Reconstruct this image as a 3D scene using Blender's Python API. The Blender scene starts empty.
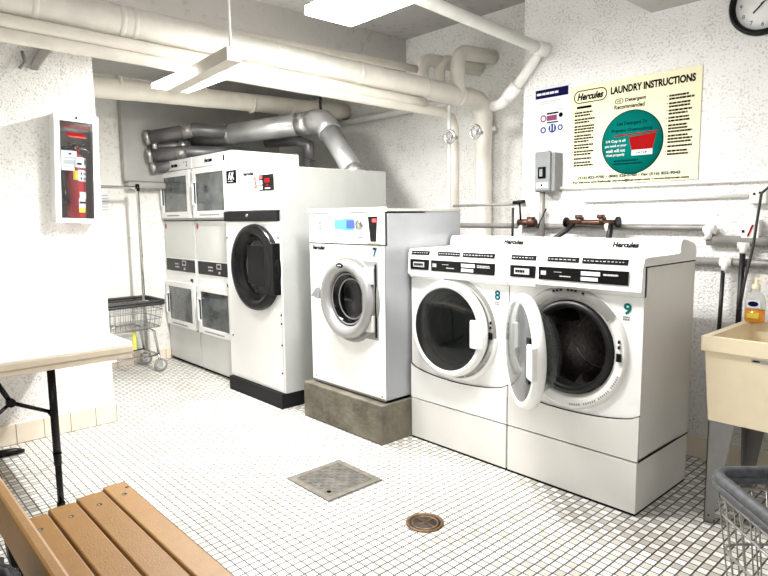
import bpy, bmesh, math, random
from mathutils import Vector, Matrix
random.seed(7)
S = bpy.context.scene
COL = S.collection
PI = math.pi

# ------------------------------------------------------------------ materials
def nodes(name):
    m = bpy.data.materials.new(name); m.use_nodes = True
    nt = m.node_tree; b = nt.nodes['Principled BSDF']
    return m, nt, b
def mat(name, col, rough=.5, metal=0, var=.06, scale=18, bump=0, bscale=60, coat=0, spec=None):
    m, nt, b = nodes(name)
    N, L = nt.nodes, nt.links
    tc = N.new('ShaderNodeTexCoord'); no = N.new('ShaderNodeTexNoise')
    no.inputs['Scale'].default_value = scale; no.inputs['Detail'].default_value = 4
    L.new(tc.outputs['Object'], no.inputs['Vector'])
    r = N.new('ShaderNodeValToRGB')
    r.color_ramp.elements[0].position = .3; r.color_ramp.elements[1].position = .7
    r.color_ramp.elements[0].color = tuple(c*(1-var*2) for c in col)+(1,)
    r.color_ramp.elements[1].color = tuple(min(1, c*(1+var*.5)) for c in col)+(1,)
    L.new(no.outputs['Fac'], r.inputs['Fac']); L.new(r.outputs['Color'], b.inputs['Base Color'])
    b.inputs['Roughness'].default_value = rough; b.inputs['Metallic'].default_value = metal
    b.inputs['Coat Weight'].default_value = coat
    if spec is not None: b.inputs['Specular IOR Level'].default_value = spec
    if bump:
        n2 = N.new('ShaderNodeTexNoise'); n2.inputs['Scale'].default_value = bscale; n2.inputs['Detail'].default_value = 3
        L.new(tc.outputs['Object'], n2.inputs['Vector'])
        bp = N.new('ShaderNodeBump'); bp.inputs['Strength'].default_value = bump; bp.inputs['Distance'].default_value = .01
        L.new(n2.outputs['Fac'], bp.inputs['Height']); L.new(bp.outputs['Normal'], b.inputs['Normal'])
    return m
def stucco(name, col, dark, scale=48, bump=.8, speck=.40, dist=.02):
    m, nt, b = nodes(name); N, L = nt.nodes, nt.links
    tc = N.new('ShaderNodeTexCoord')
    n1 = N.new('ShaderNodeTexNoise'); n1.inputs['Scale'].default_value = scale; n1.inputs['Detail'].default_value = 5; n1.inputs['Roughness'].default_value = .6
    n2 = N.new('ShaderNodeTexNoise'); n2.inputs['Scale'].default_value = scale*.12; n2.inputs['Detail'].default_value = 2
    for n in (n1, n2): L.new(tc.outputs['Object'], n.inputs['Vector'])
    mx = N.new('ShaderNodeMath'); mx.operation = 'MULTIPLY_ADD'; mx.inputs[1].default_value = .25
    L.new(n2.outputs['Fac'], mx.inputs[0]); L.new(n1.outputs['Fac'], mx.inputs[2])
    r = N.new('ShaderNodeValToRGB'); e = r.color_ramp.elements
    e[0].position = speck; e[1].position = speck+.13
    e[0].color = dark+(1,); e[1].color = col+(1,)
    L.new(mx.outputs[0], r.inputs['Fac']); L.new(r.outputs['Color'], b.inputs['Base Color'])
    b.inputs['Roughness'].default_value = .75
    bp = N.new('ShaderNodeBump'); bp.inputs['Strength'].default_value = bump; bp.inputs['Distance'].default_value = dist
    L.new(mx.outputs[0], bp.inputs['Height']); L.new(bp.outputs['Normal'], b.inputs['Normal'])
    return m
def emis(name, col, s):
    m, nt, b = nodes(name)
    no = nt.nodes.new('ShaderNodeTexNoise'); no.inputs['Scale'].default_value = 3
    r = nt.nodes.new('ShaderNodeValToRGB'); r.color_ramp.elements[0].color = tuple(c*.95 for c in col)+(1,); r.color_ramp.elements[1].color = col+(1,)
    nt.links.new(no.outputs['Fac'], r.inputs['Fac']); nt.links.new(r.outputs['Color'], b.inputs['Emission Color'])
    b.inputs['Base Color'].default_value = col+(1,)
    b.inputs['Emission Strength'].default_value = s
    return m
def glassy(name, col, alpha, rough=.04, spec=.5):
    m, nt, b = nodes(name); N, L = nt.nodes, nt.links
    N.remove(b); out = N['Material Output']
    tr = N.new('ShaderNodeBsdfTransparent'); tr.inputs[0].default_value = (.9, .92, .92, 1)
    p = N.new('ShaderNodeBsdfPrincipled'); p.inputs['Base Color'].default_value = col+(1,); p.inputs['Roughness'].default_value = rough; p.inputs['Specular IOR Level'].default_value = spec
    mx = N.new('ShaderNodeMixShader'); mx.inputs[0].default_value = alpha
    L.new(tr.outputs[0], mx.inputs[1]); L.new(p.outputs[0], mx.inputs[2]); L.new(mx.outputs[0], out.inputs[0])
    return m
def floor_mat():
    m, nt, b = nodes('mosaic_floor'); N, L = nt.nodes, nt.links
    P_ = .0395
    g = N.new('ShaderNodeNewGeometry'); sp = N.new('ShaderNodeSeparateXYZ'); L.new(g.outputs['Position'], sp.inputs[0])
    def M(op, a, bb=None, c=None):
        n = N.new('ShaderNodeMath'); n.operation = op
        for i, v in enumerate((a, bb, c)):
            if v is None: continue
            if isinstance(v, (int, float)): n.inputs[i].default_value = v
            else: L.new(v, n.inputs[i])
        return n.outputs[0]
    ux = M('DIVIDE', M('ADD', sp.outputs['X'], 10), P_); uy = M('DIVIDE', M('ADD', sp.outputs['Y'], 10.01), P_)
    fx, fy = M('FRACT', ux), M('FRACT', uy); ix, iy = M('FLOOR', ux), M('FLOOR', uy)
    def edge(f, w): return M('MAXIMUM', M('LESS_THAN', f, w), M('GREATER_THAN', f, 1-w))
    gx = edge(fx, .085); gy = edge(fy, .065)
    par = M('MODULO', M('ADD', ix, iy), 2.0)
    cv = N.new('ShaderNodeCombineXYZ'); L.new(ix, cv.inputs[0]); L.new(iy, cv.inputs[1])
    wn = N.new('ShaderNodeTexWhiteNoise'); wn.noise_dimensions = '2D'; L.new(cv.outputs[0], wn.inputs['Vector'])
    ra = N.new('ShaderNodeValToRGB'); ra.color_ramp.elements[0].color = (.76, .755, .73, 1); ra.color_ramp.elements[1].color = (.90, .895, .88, 1)
    rb = N.new('ShaderNodeValToRGB'); rb.color_ramp.elements[0].color = (.47, .445, .40, 1); rb.color_ramp.elements[1].color = (.66, .64, .595, 1)
    L.new(wn.outputs['Value'], ra.inputs['Fac']); L.new(wn.outputs['Value'], rb.inputs['Fac'])
    mx = N.new('ShaderNodeMix'); mx.data_type = 'RGBA'; L.new(par, mx.inputs[0]); L.new(ra.outputs[0], mx.inputs[6]); L.new(rb.outputs[0], mx.inputs[7])
    big = N.new('ShaderNodeTexNoise'); big.inputs['Scale'].default_value = 2.2; big.inputs['Detail'].default_value = 5
    L.new(g.outputs['Position'], big.inputs['Vector'])
    br = N.new('ShaderNodeValToRGB'); br.color_ramp.elements[0].position = .25; br.color_ramp.elements[1].position = .6
    br.color_ramp.elements[0].color = (.80, .78, .72, 1); br.color_ramp.elements[1].color = (1, 1, 1, 1)
    L.new(big.outputs['Fac'], br.inputs['Fac'])
    ml = N.new('ShaderNodeMix'); ml.data_type = 'RGBA'; ml.blend_type = 'MULTIPLY'; ml.inputs[0].default_value = 1
    L.new(mx.outputs[2], ml.inputs[6]); L.new(br.outputs[0], ml.inputs[7])
    gr = N.new('ShaderNodeMix'); gr.data_type = 'RGBA'; gr.inputs[7].default_value = (.035, .033, .03, 1)
    L.new(M('MAXIMUM', gx, gy), gr.inputs[0]); L.new(ml.outputs[2], gr.inputs[6])
    L.new(gr.outputs[2], b.inputs['Base Color']); b.inputs['Roughness'].default_value = .35
    bp = N.new('ShaderNodeBump'); bp.inputs['Strength'].default_value = .3; bp.inputs['Distance'].default_value = .002
    L.new(M('SUBTRACT', 1.0, M('MAXIMUM', gx, gy)), bp.inputs['Height']); L.new(bp.outputs[0], b.inputs['Normal'])
    return m

WALL = stucco('white_stucco', (.86, .85, .82), (.55, .53, .50), 95, .7, .46, .010)
WALLR = stucco('rough_white_masonry', (.87, .86, .84), (.60, .58, .55), 80, .9, .465, .014)
WALLF = stucco('far_wall_paint', (.74, .73, .69), (.60, .58, .54), 30, .4, .44, .01)
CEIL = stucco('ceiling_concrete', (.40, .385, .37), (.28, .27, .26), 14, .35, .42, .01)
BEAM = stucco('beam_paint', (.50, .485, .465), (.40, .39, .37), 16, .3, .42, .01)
FLOOR = floor_mat()
def sill_tiles(name, col):
    m = mat(name, col, .35, 0, .04, 6); return m
BASE = mat('baseboard_tile', (.80, .71, .58), .35, 0, .06, 5)
GROUT = mat('baseboard_joint', (.25, .22, .18), .8)
PIPEW = mat('painted_pipe_insulation', (.80, .77, .70), .5, 0, .05, 9, .6, 14)
PIPEB = mat('cream_painted_pipe', (.74, .70, .62), .45, 0, .05, 10, .3, 18)
PIPET = mat('white_painted_pipe', (.82, .81, .78), .4, 0, .05, 10, .2, 30)
PIPEG = mat('grey_painted_pipe', (.26, .25, .235), .45, .2, .1, 12, .2, 30)
DARKP = mat('dark_pipe', (.015, .015, .015), .45, .3)
BRASS = mat('tarnished_brass', (.12, .06, .04), .4, .7, .25, 30)
WHITE = mat('white_enamel', (.83, .83, .81), .28, 0, .015, 3, coat=.2)
WHITE9 = mat('ivory_enamel', (.72, .71, .68), .3, 0, .02, 4, coat=.2)
PEDE = mat('pedestal_enamel', (.71, .70, .665), .35, 0, .03, 3)
WHITED = mat('dryer_enamel', (.80, .80, .79), .35, 0, .02, 3)
GREYSIDE = mat('galvanised_side', (.36, .37, .385), .35, .35, .05, 4)
LGREY = mat('light_grey_side', (.50, .51, .49), .4, .1, .05, 4)
SGREY = mat('stack_grey_panel', (.60, .61, .59), .4, 0, .03, 3)
LIDG = mat('grey_lid', (.42, .41, .37), .4, .1)
BLACK = mat('black_plastic', (.004, .004, .0045), .26, 0, .1, spec=.2)
BLACKM = mat('black_matte', (.007, .007, .0075), .6, spec=.2)
GLASSB = mat('dark_glass', (.006, .007, .008), .08, 0, .2, 8, spec=.4)
GLASSG = mat('grey_dryer_glass', (.10, .115, .115), .12, 0, .35, 5, coat=.4)
GLASSO = mat('grey_door_glass', (.16, .165, .165), .12, 0, .2, 6, coat=.5)
BOWL = glassy('clear_glass_bowl', (.07, .075, .075), .26, .03, .8)
PANE = glassy('clear_pane', (.25, .25, .25), .05)
SMOKE = glassy('smoked_glass', (.005, .006, .006), .93, .04, .3)
BAND = mat('grey_surround_and_shade', (.22, .215, .20), .4)  # grey door surround; also carries painted shade on the other washers
SMOKE2 = glassy('smoked_dryer_glass', (.05, .06, .06), .72)
SILVER = mat('silver_ring', (.34, .34, .34), .3, .45, .03)
CHROME = mat('chrome', (.62, .62, .62), .18, 1, .04)
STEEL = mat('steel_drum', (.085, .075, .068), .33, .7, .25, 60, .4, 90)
DRUMD = mat('dark_drum', (.03, .028, .027), .3, .5, .3, 60, .3, 60)
GASKET = mat('door_gasket', (.01, .01, .01), .4, spec=.3)
WIRE = mat('wire_metal', (.30, .29, .275), .3, .7)
RUBBER = mat('grey_rubber', (.075, .08, .088), .55, 0, .25, 60)
BRUBBER = mat('black_rubber', (.02, .02, .02), .5)
CONC = mat('concrete', (.15, .135, .10), .85, 0, .28, 7, .6, 30)
DUCT = mat('galvanised_duct', (.50, .51, .51), .36, .65, .15, 5)
DUCTD = mat('dull_duct', (.20, .20, .20), .4, .45, .2, 6)
FOIL = mat('foil_tape', (.55, .55, .53), .3, .8, .3, 25, .9, 30)
PAPER = mat('white_paper', (.70, .71, .74), .7, 0, .01, spec=.1)
CREAM = mat('cream_sign_board', (.76, .72, .50), .7, 0, .01, spec=.1)
INK = mat('black_ink', (.004, .004, .004), .8, spec=.05)
NAVY = mat('navy_ink', (.006, .006, .05), .8, spec=.05)
BLUE = mat('blue_ink', (.03, .07, .25), .8, spec=.05)
PINK = mat('mauve_ink', (.22, .06, .13), .8, spec=.05)
TEAL = mat('teal_ink', (.0, .15, .125), .8, 0, .03, spec=.05)
TEALN = mat('teal_blue_number', (.0, .11, .16), .7, spec=.05)
TEALD = mat('dark_teal_ink', (.0, .035, .04), .8, spec=.05)
RED = mat('red_ink', (.30, .004, .006), .7, spec=.05)
REDP = mat('red_paint', (.30, .004, .008), .3, 0, .06, coat=.2)
SALMON = mat('salmon_ink', (.50, .10, .07), .7, spec=.1)
GINK = mat('grey_ink', (.25, .25, .25), .6)
GINKL = mat('light_grey_ink', (.45, .46, .46), .6)
PLAQUE = mat('dark_plaque', (.010, .010, .011), .7, spec=.05)
YELLOW = mat('yellow_label', (.75, .58, .05), .5)
YGREEN = mat('yellow_tag', (.60, .58, .08), .5)
BOXG = mat('grey_steel_box', (.22, .23, .23), .45, .3)
CLIP = mat('clipboard_grey', (.20, .17, .16), .7)
TUB = mat('cream_tub_plastic', (.80, .69, .49), .4, 0, .02)
TUBLEG = mat('grey_leg_plastic', (.20, .19, .185), .5)
TABLE = mat('table_plastic', (.88, .86, .81), .45, 0, .01)
TEDGE = mat('table_edge', (.56, .48, .37), .5, 0, .04)
WOOD = mat('tan_slat', (.24, .113, .015), .5, 0, .06, 30, .12, 180)
WOODL = mat('tan_slat_front', (.30, .155, .038), .5, 0, .06, 30, .12, 180)
FELT = mat('dark_fabric', (.025, .027, .03), .95, 0, .5, 90, .8, 120)
IRON = mat('cast_steel_plate', (.15, .142, .125), .5, .4, .25, 18)
IRONF = mat('plate_frame', (.18, .17, .145), .5, .3, .2, 20)
RUST = mat('rusty_brass', (.20, .12, .055), .45, .6, .4, 30)
RUSTD = mat('drain_dark', (.035, .022, .015), .6, .3, .4, 40)
PANELG = mat('grey_sheet_panel', (.36, .355, .335), .55, .1, .06, 4)
LAMP = emis('lit_diffuser', (1, 1, .98), 4)
LAMP2 = emis('lit_diffuser_bright', (1, 1, .98), 17)
LCYAN = emis('lit_cyan_screen', (.08, .36, .50), .35)
LBLUE = emis('lit_blue_screen', (.04, .07, .50), .6)
LRED = emis('lit_red_digits', (.9, .05, .05), 1.0)
LGREY2 = mat('console_grey', (.60, .60, .58), .3)
LIQUID = mat('orange_soap', (.80, .30, .02), .15, 0, .1, coat=.6)
CLEARP = glassy('clear_bottle', (.8, .8, .78), .45, .1)
FIXB = mat('fixture_housing', (.50, .47, .40), .5, 0, .03)
CLOCKF = mat('clock_face', (.88, .88, .88), .4, 0, .01)

# ------------------------------------------------------------------ mesh builder
class MB:
    def __init__(s): s.bm = bmesh.new(); s.mats = []; s.cur = 0; s.sm = False
    def m(s, material):
        if material not in s.mats: s.mats.append(material)
        s.cur = s.mats.index(material); return s
    def _f(s, vs):
        try: f = s.bm.faces.new(vs)
        except ValueError: return None
        f.material_index = s.cur; f.smooth = s.sm; return f
    def poly(s, pts): return s._f([s.bm.verts.new(p) for p in pts])
    def box(s, x0, x1, y0, y1, z0, z1, bev=0, seg=2):
        if x0 > x1: x0, x1 = x1, x0
        if y0 > y1: y0, y1 = y1, y0
        if z0 > z1: z0, z1 = z1, z0
        v = [s.bm.verts.new(p) for p in [(x0,y0,z0),(x1,y0,z0),(x1,y1,z0),(x0,y1,z0),(x0,y0,z1),(x1,y0,z1),(x1,y1,z1),(x0,y1,z1)]]
        fs = [s._f([v[i] for i in q]) for q in ((3,2,1,0),(4,5,6,7),(0,1,5,4),(1,2,6,5),(2,3,7,6),(3,0,4,7))]
        if bev:
            es = set(e for f in fs for e in f.edges)
            r = bmesh.ops.bevel(s.bm, geom=list(es), offset=bev, segments=seg, affect='EDGES', profile=.5)
            for f in r['faces']: f.material_index = s.cur
        return s
    def hexa(s, b, t):  # 4 bottom + 4 top points
        v = [s.bm.verts.new(p) for p in list(b)+list(t)]
        for q in ((3,2,1,0),(4,5,6,7),(0,1,5,4),(1,2,6,5),(2,3,7,6),(3,0,4,7)): s._f([v[i] for i in q])
        return s
    def frame(s, p, d):
        d = Vector(d).normalized(); a = Vector((0,0,1)) if abs(d.z) < .9 else Vector((1,0,0))
        u = d.cross(a).normalized(); w = u.cross(d).normalized(); return u, w
    def tube(s, pts, r, seg=12, caps=True, closed=False):
        pts = [Vector(p) for p in pts]; n = len(pts); rs = r if isinstance(r, (list, tuple)) else [r]*n
        rings = []; up = None
        for i, p in enumerate(pts):
            if closed: d = (pts[(i+1) % n]-pts[i-1]).normalized()
            elif i == 0: d = (pts[1]-p).normalized()
            elif i == n-1: d = (p-pts[-2]).normalized()
            else: d = ((p-pts[i-1]).normalized()+(pts[i+1]-p).normalized()).normalized()
            if up is None: u, w = s.frame(p, d)
            else:
                u = (up - d*up.dot(d)).normalized(); w = u.cross(d).normalized()
            up = u
            k = 1.0
            if not closed and 0 < i < n-1:
                c = (p-pts[i-1]).normalized().dot(d); k = 1/max(.5, c)
            rings.append([s.bm.verts.new(p+(u*math.cos(2*PI*j/seg)+w*math.sin(2*PI*j/seg))*rs[i]*(k if k < 1.15 else 1)) for j in range(seg)])
        for a, b in zip(rings, rings[1:]+([rings[0]] if closed else [])):
            for j in range(seg):
                f = s._f([a[j], a[(j+1) % seg], b[(j+1) % seg], b[j]])
                if f: f.smooth = True
        if caps and not closed: s._f(rings[0][::-1]); s._f(rings[-1])
        return s
    def lathe(s, prof, c, ax, seg=32, up=(0,0,1), sx=1, sz=1, a0=0, a1=2*PI):  # prof [(r, h)] h along ax
        c = Vector(c); d = Vector(ax).normalized()
        w = Vector(up); w = (w-d*w.dot(d))
        if w.length < 1e-4: w = Vector((1,0,0))
        w.normalize(); u = d.cross(w).normalized()
        rings = []; full = abs(a1-a0-2*PI) < 1e-6; k = seg if full else seg+1
        for r, h in prof:
            if r < 1e-6: rings.append([s.bm.verts.new(c+d*h)])
            else: rings.append([s.bm.verts.new(c+d*h+(u*math.cos(a0+(a1-a0)*j/seg)*sx+w*math.sin(a0+(a1-a0)*j/seg)*sz)*r) for j in range(k)])
        for a, b in zip(rings, rings[1:]):
            for j in range(seg):
                j2 = (j+1) % seg if full else j+1
                if len(a) == 1: f = s._f([a[0], b[j2], b[j]])
                elif len(b) == 1: f = s._f([a[j], a[j2], b[0]])
                else: f = s._f([a[j], a[j2], b[j2], b[j]])
                if f: f.smooth = True
        return s
    def sphere(s, c, r, sc=(1,1,1), seg=16):
        n = 8; c = Vector(c)
        b4 = len(s.bm.verts)
        s.lathe([(max(r*math.sin(PI*i/n), 0), -r*math.cos(PI*i/n)) for i in range(n+1)], (0,0,0), (0,0,1), seg)
        s.bm.verts.ensure_lookup_table()
        for v in s.bm.verts[b4:]: v.co = Vector((v.co.x*sc[0], v.co.y*sc[1], v.co.z*sc[2]))+c
        return s
    def plate_hole(s, x0, x1, z0, z1, cx, cz, r, y, seg=48):
        """flat front plate (facing -Y) with a round hole"""
        inner, outer = [], []
        for j in range(seg):
            a = 2*PI*j/seg+PI/seg; c, sn = math.cos(a), math.sin(a)
            inner.append(s.bm.verts.new((cx+r*c, y, cz+r*sn)))
            t = min([((x1-cx)/c if c > 0 else (x0-cx)/c) if abs(c) > 1e-6 else 1e9, ((z1-cz)/sn if sn > 0 else (z0-cz)/sn) if abs(sn) > 1e-6 else 1e9])
            outer.append((cx+t*c, cz+t*sn))
        ov = [s.bm.verts.new((a, y, b)) for a, b in outer]
        for j in range(seg):
            k = (j+1) % seg; a, b = outer[j], outer[k]; q = [inner[k], inner[j], ov[j]]
            xe = abs(a[0]-x0) < 1e-5 or abs(a[0]-x1) < 1e-5; xe2 = abs(b[0]-x0) < 1e-5 or abs(b[0]-x1) < 1e-5
            if xe != xe2:
                cxn = x0 if (a[0]+b[0])/2 < cx else x1; czn = z0 if (a[1]+b[1])/2 < cz else z1
                q.append(s.bm.verts.new((cxn, y, czn)))
            q.append(ov[k]); s._f(q)
        return s
    def prism(s, pts, n):   # planar polygon pts (3D) extruded by vector n
        n = Vector(n); a = [s.bm.verts.new(p) for p in pts]; b = [s.bm.verts.new(Vector(p)+n) for p in pts]
        s._f(a[::-1]); s._f(b); k = len(a)
        for i in range(k): s._f([a[i], a[(i+1) % k], b[(i+1) % k], b[i]])
        return s
    def build(s, name, material=None, parent=None, loc=None, smooth=False, xf=None):
        if material is not None and not s.mats: s.mats.append(material)
        if xf is not None: bmesh.ops.transform(s.bm, matrix=xf, verts=s.bm.verts)
        org = Vector((0,0,0))
        if parent is not None: org = Vector(parent['_o'])
        else:
            if loc is None:
                xs = [v.co for v in s.bm.verts]
                lo = [min(v[i] for v in xs) for i in range(3)]; hi = [max(v[i] for v in xs) for i in range(3)]
                loc = ((lo[0]+hi[0])/2, (lo[1]+hi[1])/2, lo[2])
            org = Vector(loc)
        for v in s.bm.verts: v.co -= org
        bmesh.ops.recalc_face_normals(s.bm, faces=s.bm.faces)
        me = bpy.data.meshes.new(name); s.bm.to_mesh(me); s.bm.free()
        for mm in s.mats: me.materials.append(mm)
        o = bpy.data.objects.new(name, me); COL.objects.link(o)
        if parent is not None: o.parent = parent
        else: o.location = org
        o['_o'] = list(org)
        return o
def B(x0, x1, y0, y1, z0, z1, bev=0): return MB().box(x0, x1, y0, y1, z0, z1, bev)
def thing(name, label, cat, loc, group=None):
    o = bpy.data.objects.new(name, None); COL.objects.link(o); o.location = loc; o['_o'] = list(loc)
    o.empty_display_size = .1
    return tag(o, label, cat, group)
def tag(o, label, cat, group=None, kind=None):
    o['label'] = label; o['category'] = cat
    if group: o['group'] = group
    if kind: o['kind'] = kind
    return o
def struct(o): o['kind'] = 'structure'; return o
def text(s, x, z, h, w, y, name, material, parent, face='-Y', shear=0, bold=0, align='C', extrude=.0006):
    """lettering centred at (x,z) on the plane; h, w overall size; face -Y (u=+X) or +X (u=+Y)"""
    c = bpy.data.curves.new(name, 'FONT'); c.body = s; c.size = 1; c.shear = shear; c.offset = bold; c.resolution_u = 3
    t = bpy.data.objects.new('t', c); COL.objects.link(t)
    dg = bpy.context.evaluated_depsgraph_get(); me = bpy.data.meshes.new_from_object(t.evaluated_get(dg))
    bpy.data.objects.remove(t)
    vs = [v.co.copy() for v in me.vertices]
    lo = (min(v.x for v in vs), min(v.y for v in vs)); hi = (max(v.x for v in vs), max(v.y for v in vs))
    sx, sy = w/(hi[0]-lo[0]), h/(hi[1]-lo[1])
    org = Vector(parent['_o']) if parent else Vector((0,0,0))
    for v, p in zip(me.vertices, vs):
        a = (p.x-(lo[0]+hi[0])/2)*sx; b = (p.y-(lo[1]+hi[1])/2)*sy
        v.co = (Vector((x+a, y, z+b)) if face == '-Y' else Vector((y, x+a, z+b)))-org
    me.materials.clear(); me.materials.append(material)
    o = bpy.data.objects.new(name, me); COL.objects.link(o); o.parent = parent; o['_o'] = list(org)
    return o
def bars(mb, x0, x1, z0, z1, y, rows, d=.0006, face='-Y', fill=.5, words=5):
    """rows of broken strokes standing for print too small to read"""
    hgt = (z1-z0)/rows
    for i in range(rows):
        zc = z1-(i+.5)*hgt; x = x0; L = x0+(x1-x0)*random.uniform(.72, 1)
        while x < L-1e-4:
            w = min((x1-x0)/words*random.uniform(.5, 1.1), L-x)
            if face == '-Y': mb.box(x, x+w*.86, y-d, y, zc-hgt*fill/2, zc+hgt*fill/2)
            else: mb.box(y, y+d, x, x+w*.86, zc-hgt*fill/2, zc+hgt*fill/2)
            x += w
def copy_tree(o, parent=None, off=None):
    c = o.copy(); COL.objects.link(c)
    if parent: c.parent = parent
    if off: c.location = Vector(o.location)+Vector(off)
    for ch in list(o.children): copy_tree(ch, c)
    return c
def arc(c, r, a0, a1, u, v, n=8):
    c, u, v = Vector(c), Vector(u), Vector(v)
    return [c+u*(r*math.cos(a0+(a1-a0)*i/n))+v*(r*math.sin(a0+(a1-a0)*i/n)) for i in range(n+1)]

# ------------------------------------------------------------------ the setting
XW, YR, YB, XJ, ZC = -5.636, 3.40, 4.0, -2.365, 2.9
struct(B(XW-.1, 2.6, -2.6, 4.1, -.1, 0).build('floor', FLOOR))
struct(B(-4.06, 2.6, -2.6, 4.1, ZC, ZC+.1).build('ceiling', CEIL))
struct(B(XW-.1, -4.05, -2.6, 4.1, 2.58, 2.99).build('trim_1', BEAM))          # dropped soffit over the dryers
struct(B(XW-.1, XW, -2.6, 4.1, 0, 2.6).build('wall_left', WALLF))
struct(B(XW, XJ, YB, YB+.1, 0, ZC).build('wall_back', WALL))
struct(B(XJ, 2.6, YR, YB+.1, 0, ZC).build('wall_right', WALLR))
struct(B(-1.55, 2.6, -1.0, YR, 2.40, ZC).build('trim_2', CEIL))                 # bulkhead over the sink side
struct(B(XW, -4.09, -2.6, 1.308, 0, 2.6).build('wall_column', WALL))
# tiled base strips
def base(name, pts, step, axis, z=.125):
    pass
mb = MB().m(BASE)
mb.box(-4.09, -4.075, -2.6, 1.32, 0, .125, .004)
mb.box(-4.14, -4.075, 1.308, 1.323, 0, .125, .004)
mb.m(GROUT)
y = 1.185
while y > -1: mb.box(-4.0765, -4.0742, y-.002, y+.002, .003, .122); y -= .150
struct(mb.build('baseboard_column'))
mb = MB().m(BASE).box(XW, XW+.013, 1.31, 2.349, 0, .10, .004).m(GROUT)
y = 1.4
while y < 2.33: mb.box(XW+.012, XW+.0142, y-.002, y+.002, .003, .097); y += .15
struct(mb.build('baseboard_left'))
struct(MB().m(BASE).box(XJ, 2.6, YR-.012, YR, 0, .12, .004).build('baseboard_right'))

# ------------------------------------------------------------------ pipes
def pipe(pts, r, material, label, seg=16, name='pipe', bands=None, group=None, cat='pipe'):
    t = MB(); t.m(material); t.sm = True; t.tube(pts, r, seg)
    o = t.build(name); tag(o, label, cat, group)
    return o
def wobble(p0, p1, n, r, amp):
    p0, p1 = Vector(p0), Vector(p1); P = []; R_ = []
    for i in range(n+1):
        P.append(p0.lerp(p1, i/n)); R_.append(r*(1+random.uniform(-amp, amp)))
    return P, R_
XP = -3.08
# big lagged pipe with elbow down
P1, R1 = wobble((XP, -1.2, 2.305), (XP, 3.76, 2.215), 34, .074, .035)
P2 = arc((XP, 3.77, 2.09), .125, PI/2, 0, (0,1,0), (0,0,1), 6)[1:]
P3, R3 = wobble((XP, 3.895, 1.98), (XP, 3.895, .9), 8, .066, .02)
t = MB().m(PIPEW); t.tube(P1+P2+P3, R1+[.072]*len(P2)+R3, 20)
big = t.build('insulated_pipe'); tag(big, 'largest white lagged overhead pipe, turning down the wall behind the washers', 'pipe')
for y in (.45, .75, 1.12, 1.18, 1.98, 2.6, 3.2, 3.6):
    zc = 2.305-.09*(y+1.2)/4.96; MB().m(PIPEW).tube([(XP, y-.02, zc), (XP, y, zc), (XP, y+.02, zc)], [.072, .080, .072], 20).build('joint_band', parent=big)
P1, R1 = wobble((XP+.02, -1.2, 2.20), (XP+.02, 3.2, 2.118), 24, .030, .04)
tag(MB().m(PIPEB).tube(P1, R1, 14).build('pipe'), 'cream painted pipe tucked directly under the largest lagged pipe', 'pipe')
P1, R1 = wobble((XP-.0, -1.2, 2.14), (XP-.0, 3.30, 2.075), 24, .031, .03)
P1 += [Vector((XP-.0, 3.44, 2.07)), Vector((XP, 3.51, 2.045)), Vector((XP, 3.545, 1.98)), Vector((XP, 3.55, 1.90)), Vector((XP, 3.55, .9))]; R1 += [.031, .034, .034, .034, .034]
tag(MB().m(PIPEB).tube(P1, R1, 14).build('pipe'), 'lowest of the cream overhead pipes, ending in a downward bend by the wall valves', 'pipe')
P1, R1 = wobble((-3.18, -1.2, 2.30), (-3.18, 3.24, 2.376), 20, .027, .03)
tag(MB().m(PIPEB).tube(P1, R1, 12).build('pipe'), 'slim painted pipe running above and behind the largest lagged pipe', 'pipe')
P1, R1 = wobble((-4.9, 1.2, 2.305), (-4.9, 3.98, 2.375), 18, .078, .035)
far = tag(MB().m(PIPEB).tube(P1, R1, 18).build('insulated_pipe'), 'dull lagged pipe under the low ceiling above the dryers', 'pipe')
for y in (1.75, 2.45, 2.9, 3.3):
    MB().m(PIPEB).tube([(-4.9, y-.015, 2.34), (-4.9, y, 2.34), (-4.9, y+.015, 2.34)], [.078, .086, .078], 18).build('joint_band', parent=far)
# risers above the main
def up_elbow(x, y, z0, ztop, r, yend, label):
    pts = [(x, y, z0), (x, y, ztop-.10)]+arc((x, y+.10, ztop-.10), .10, PI, PI/2, (0,1,0), (0,0,1), 6)[1:]+[(x, yend, ztop+.02)]
    tag(MB().m(PIPEW).tube(pts, r, 16).build('pipe_elbow'), label, 'pipe')
up_elbow(XP+.02, 3.56, 2.20, 2.535, .055, 3.985, 'fat white pipe elbow rising from the lagged pipe and turning into the wall')
up_elbow(-3.19, 3.50, 2.2, 2.49, .043, 3.99, 'medium white riser elbow just left of the fattest elbow')
up_elbow(-3.21, 3.33, 2.22, 2.47, .050, 3.99, 'leftmost of the white riser elbows above the lagged pipe')
# long pipe high on the right with wall elbow
t = MB().m(PIPET).tube([(-2.2, .9, 2.475), (-2.2, 3.30, 2.335)], .034, 14)
t.tube([(-2.2, 3.28, 2.335), (-2.19, 3.375, 2.332)], .043, 14)
t.tube([(-2.2, 3.33, 2.33), (-2.27, 3.35, 2.26), (-2.40, 3.36, 2.14)], .032, 14)
t.tube([(-2.39, 3.36, 2.15), (-2.47, 3.36, 2.08)], .043, 14)
t.tube([(-2.45, 3.36, 2.10), (-2.52, 3.38, 2.06), (-2.62, 3.42, 2.06)], .036, 14)
tag(t.build('pipe'), 'white pipe crossing high past the light, then angling down the wall', 'pipe')
pipe([(-5.6, 3.95, 2.262), (-3.25, 3.95, 2.275)], .03, PIPET, 'thin white pipe along the wall above the silver duct elbow')
pipe([(-5.52, 3.93, 0), (-5.52, 3.93, 2.25)], .03, PIPET, 'thin upright pipe in the corner behind the stacked dryers')
pipe([(-3.02, 3.42, .9), (-3.02, 3.42, 2.12)], .012, PIPET, 'thinnest upright pipe left of the wall handwheels')
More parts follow.
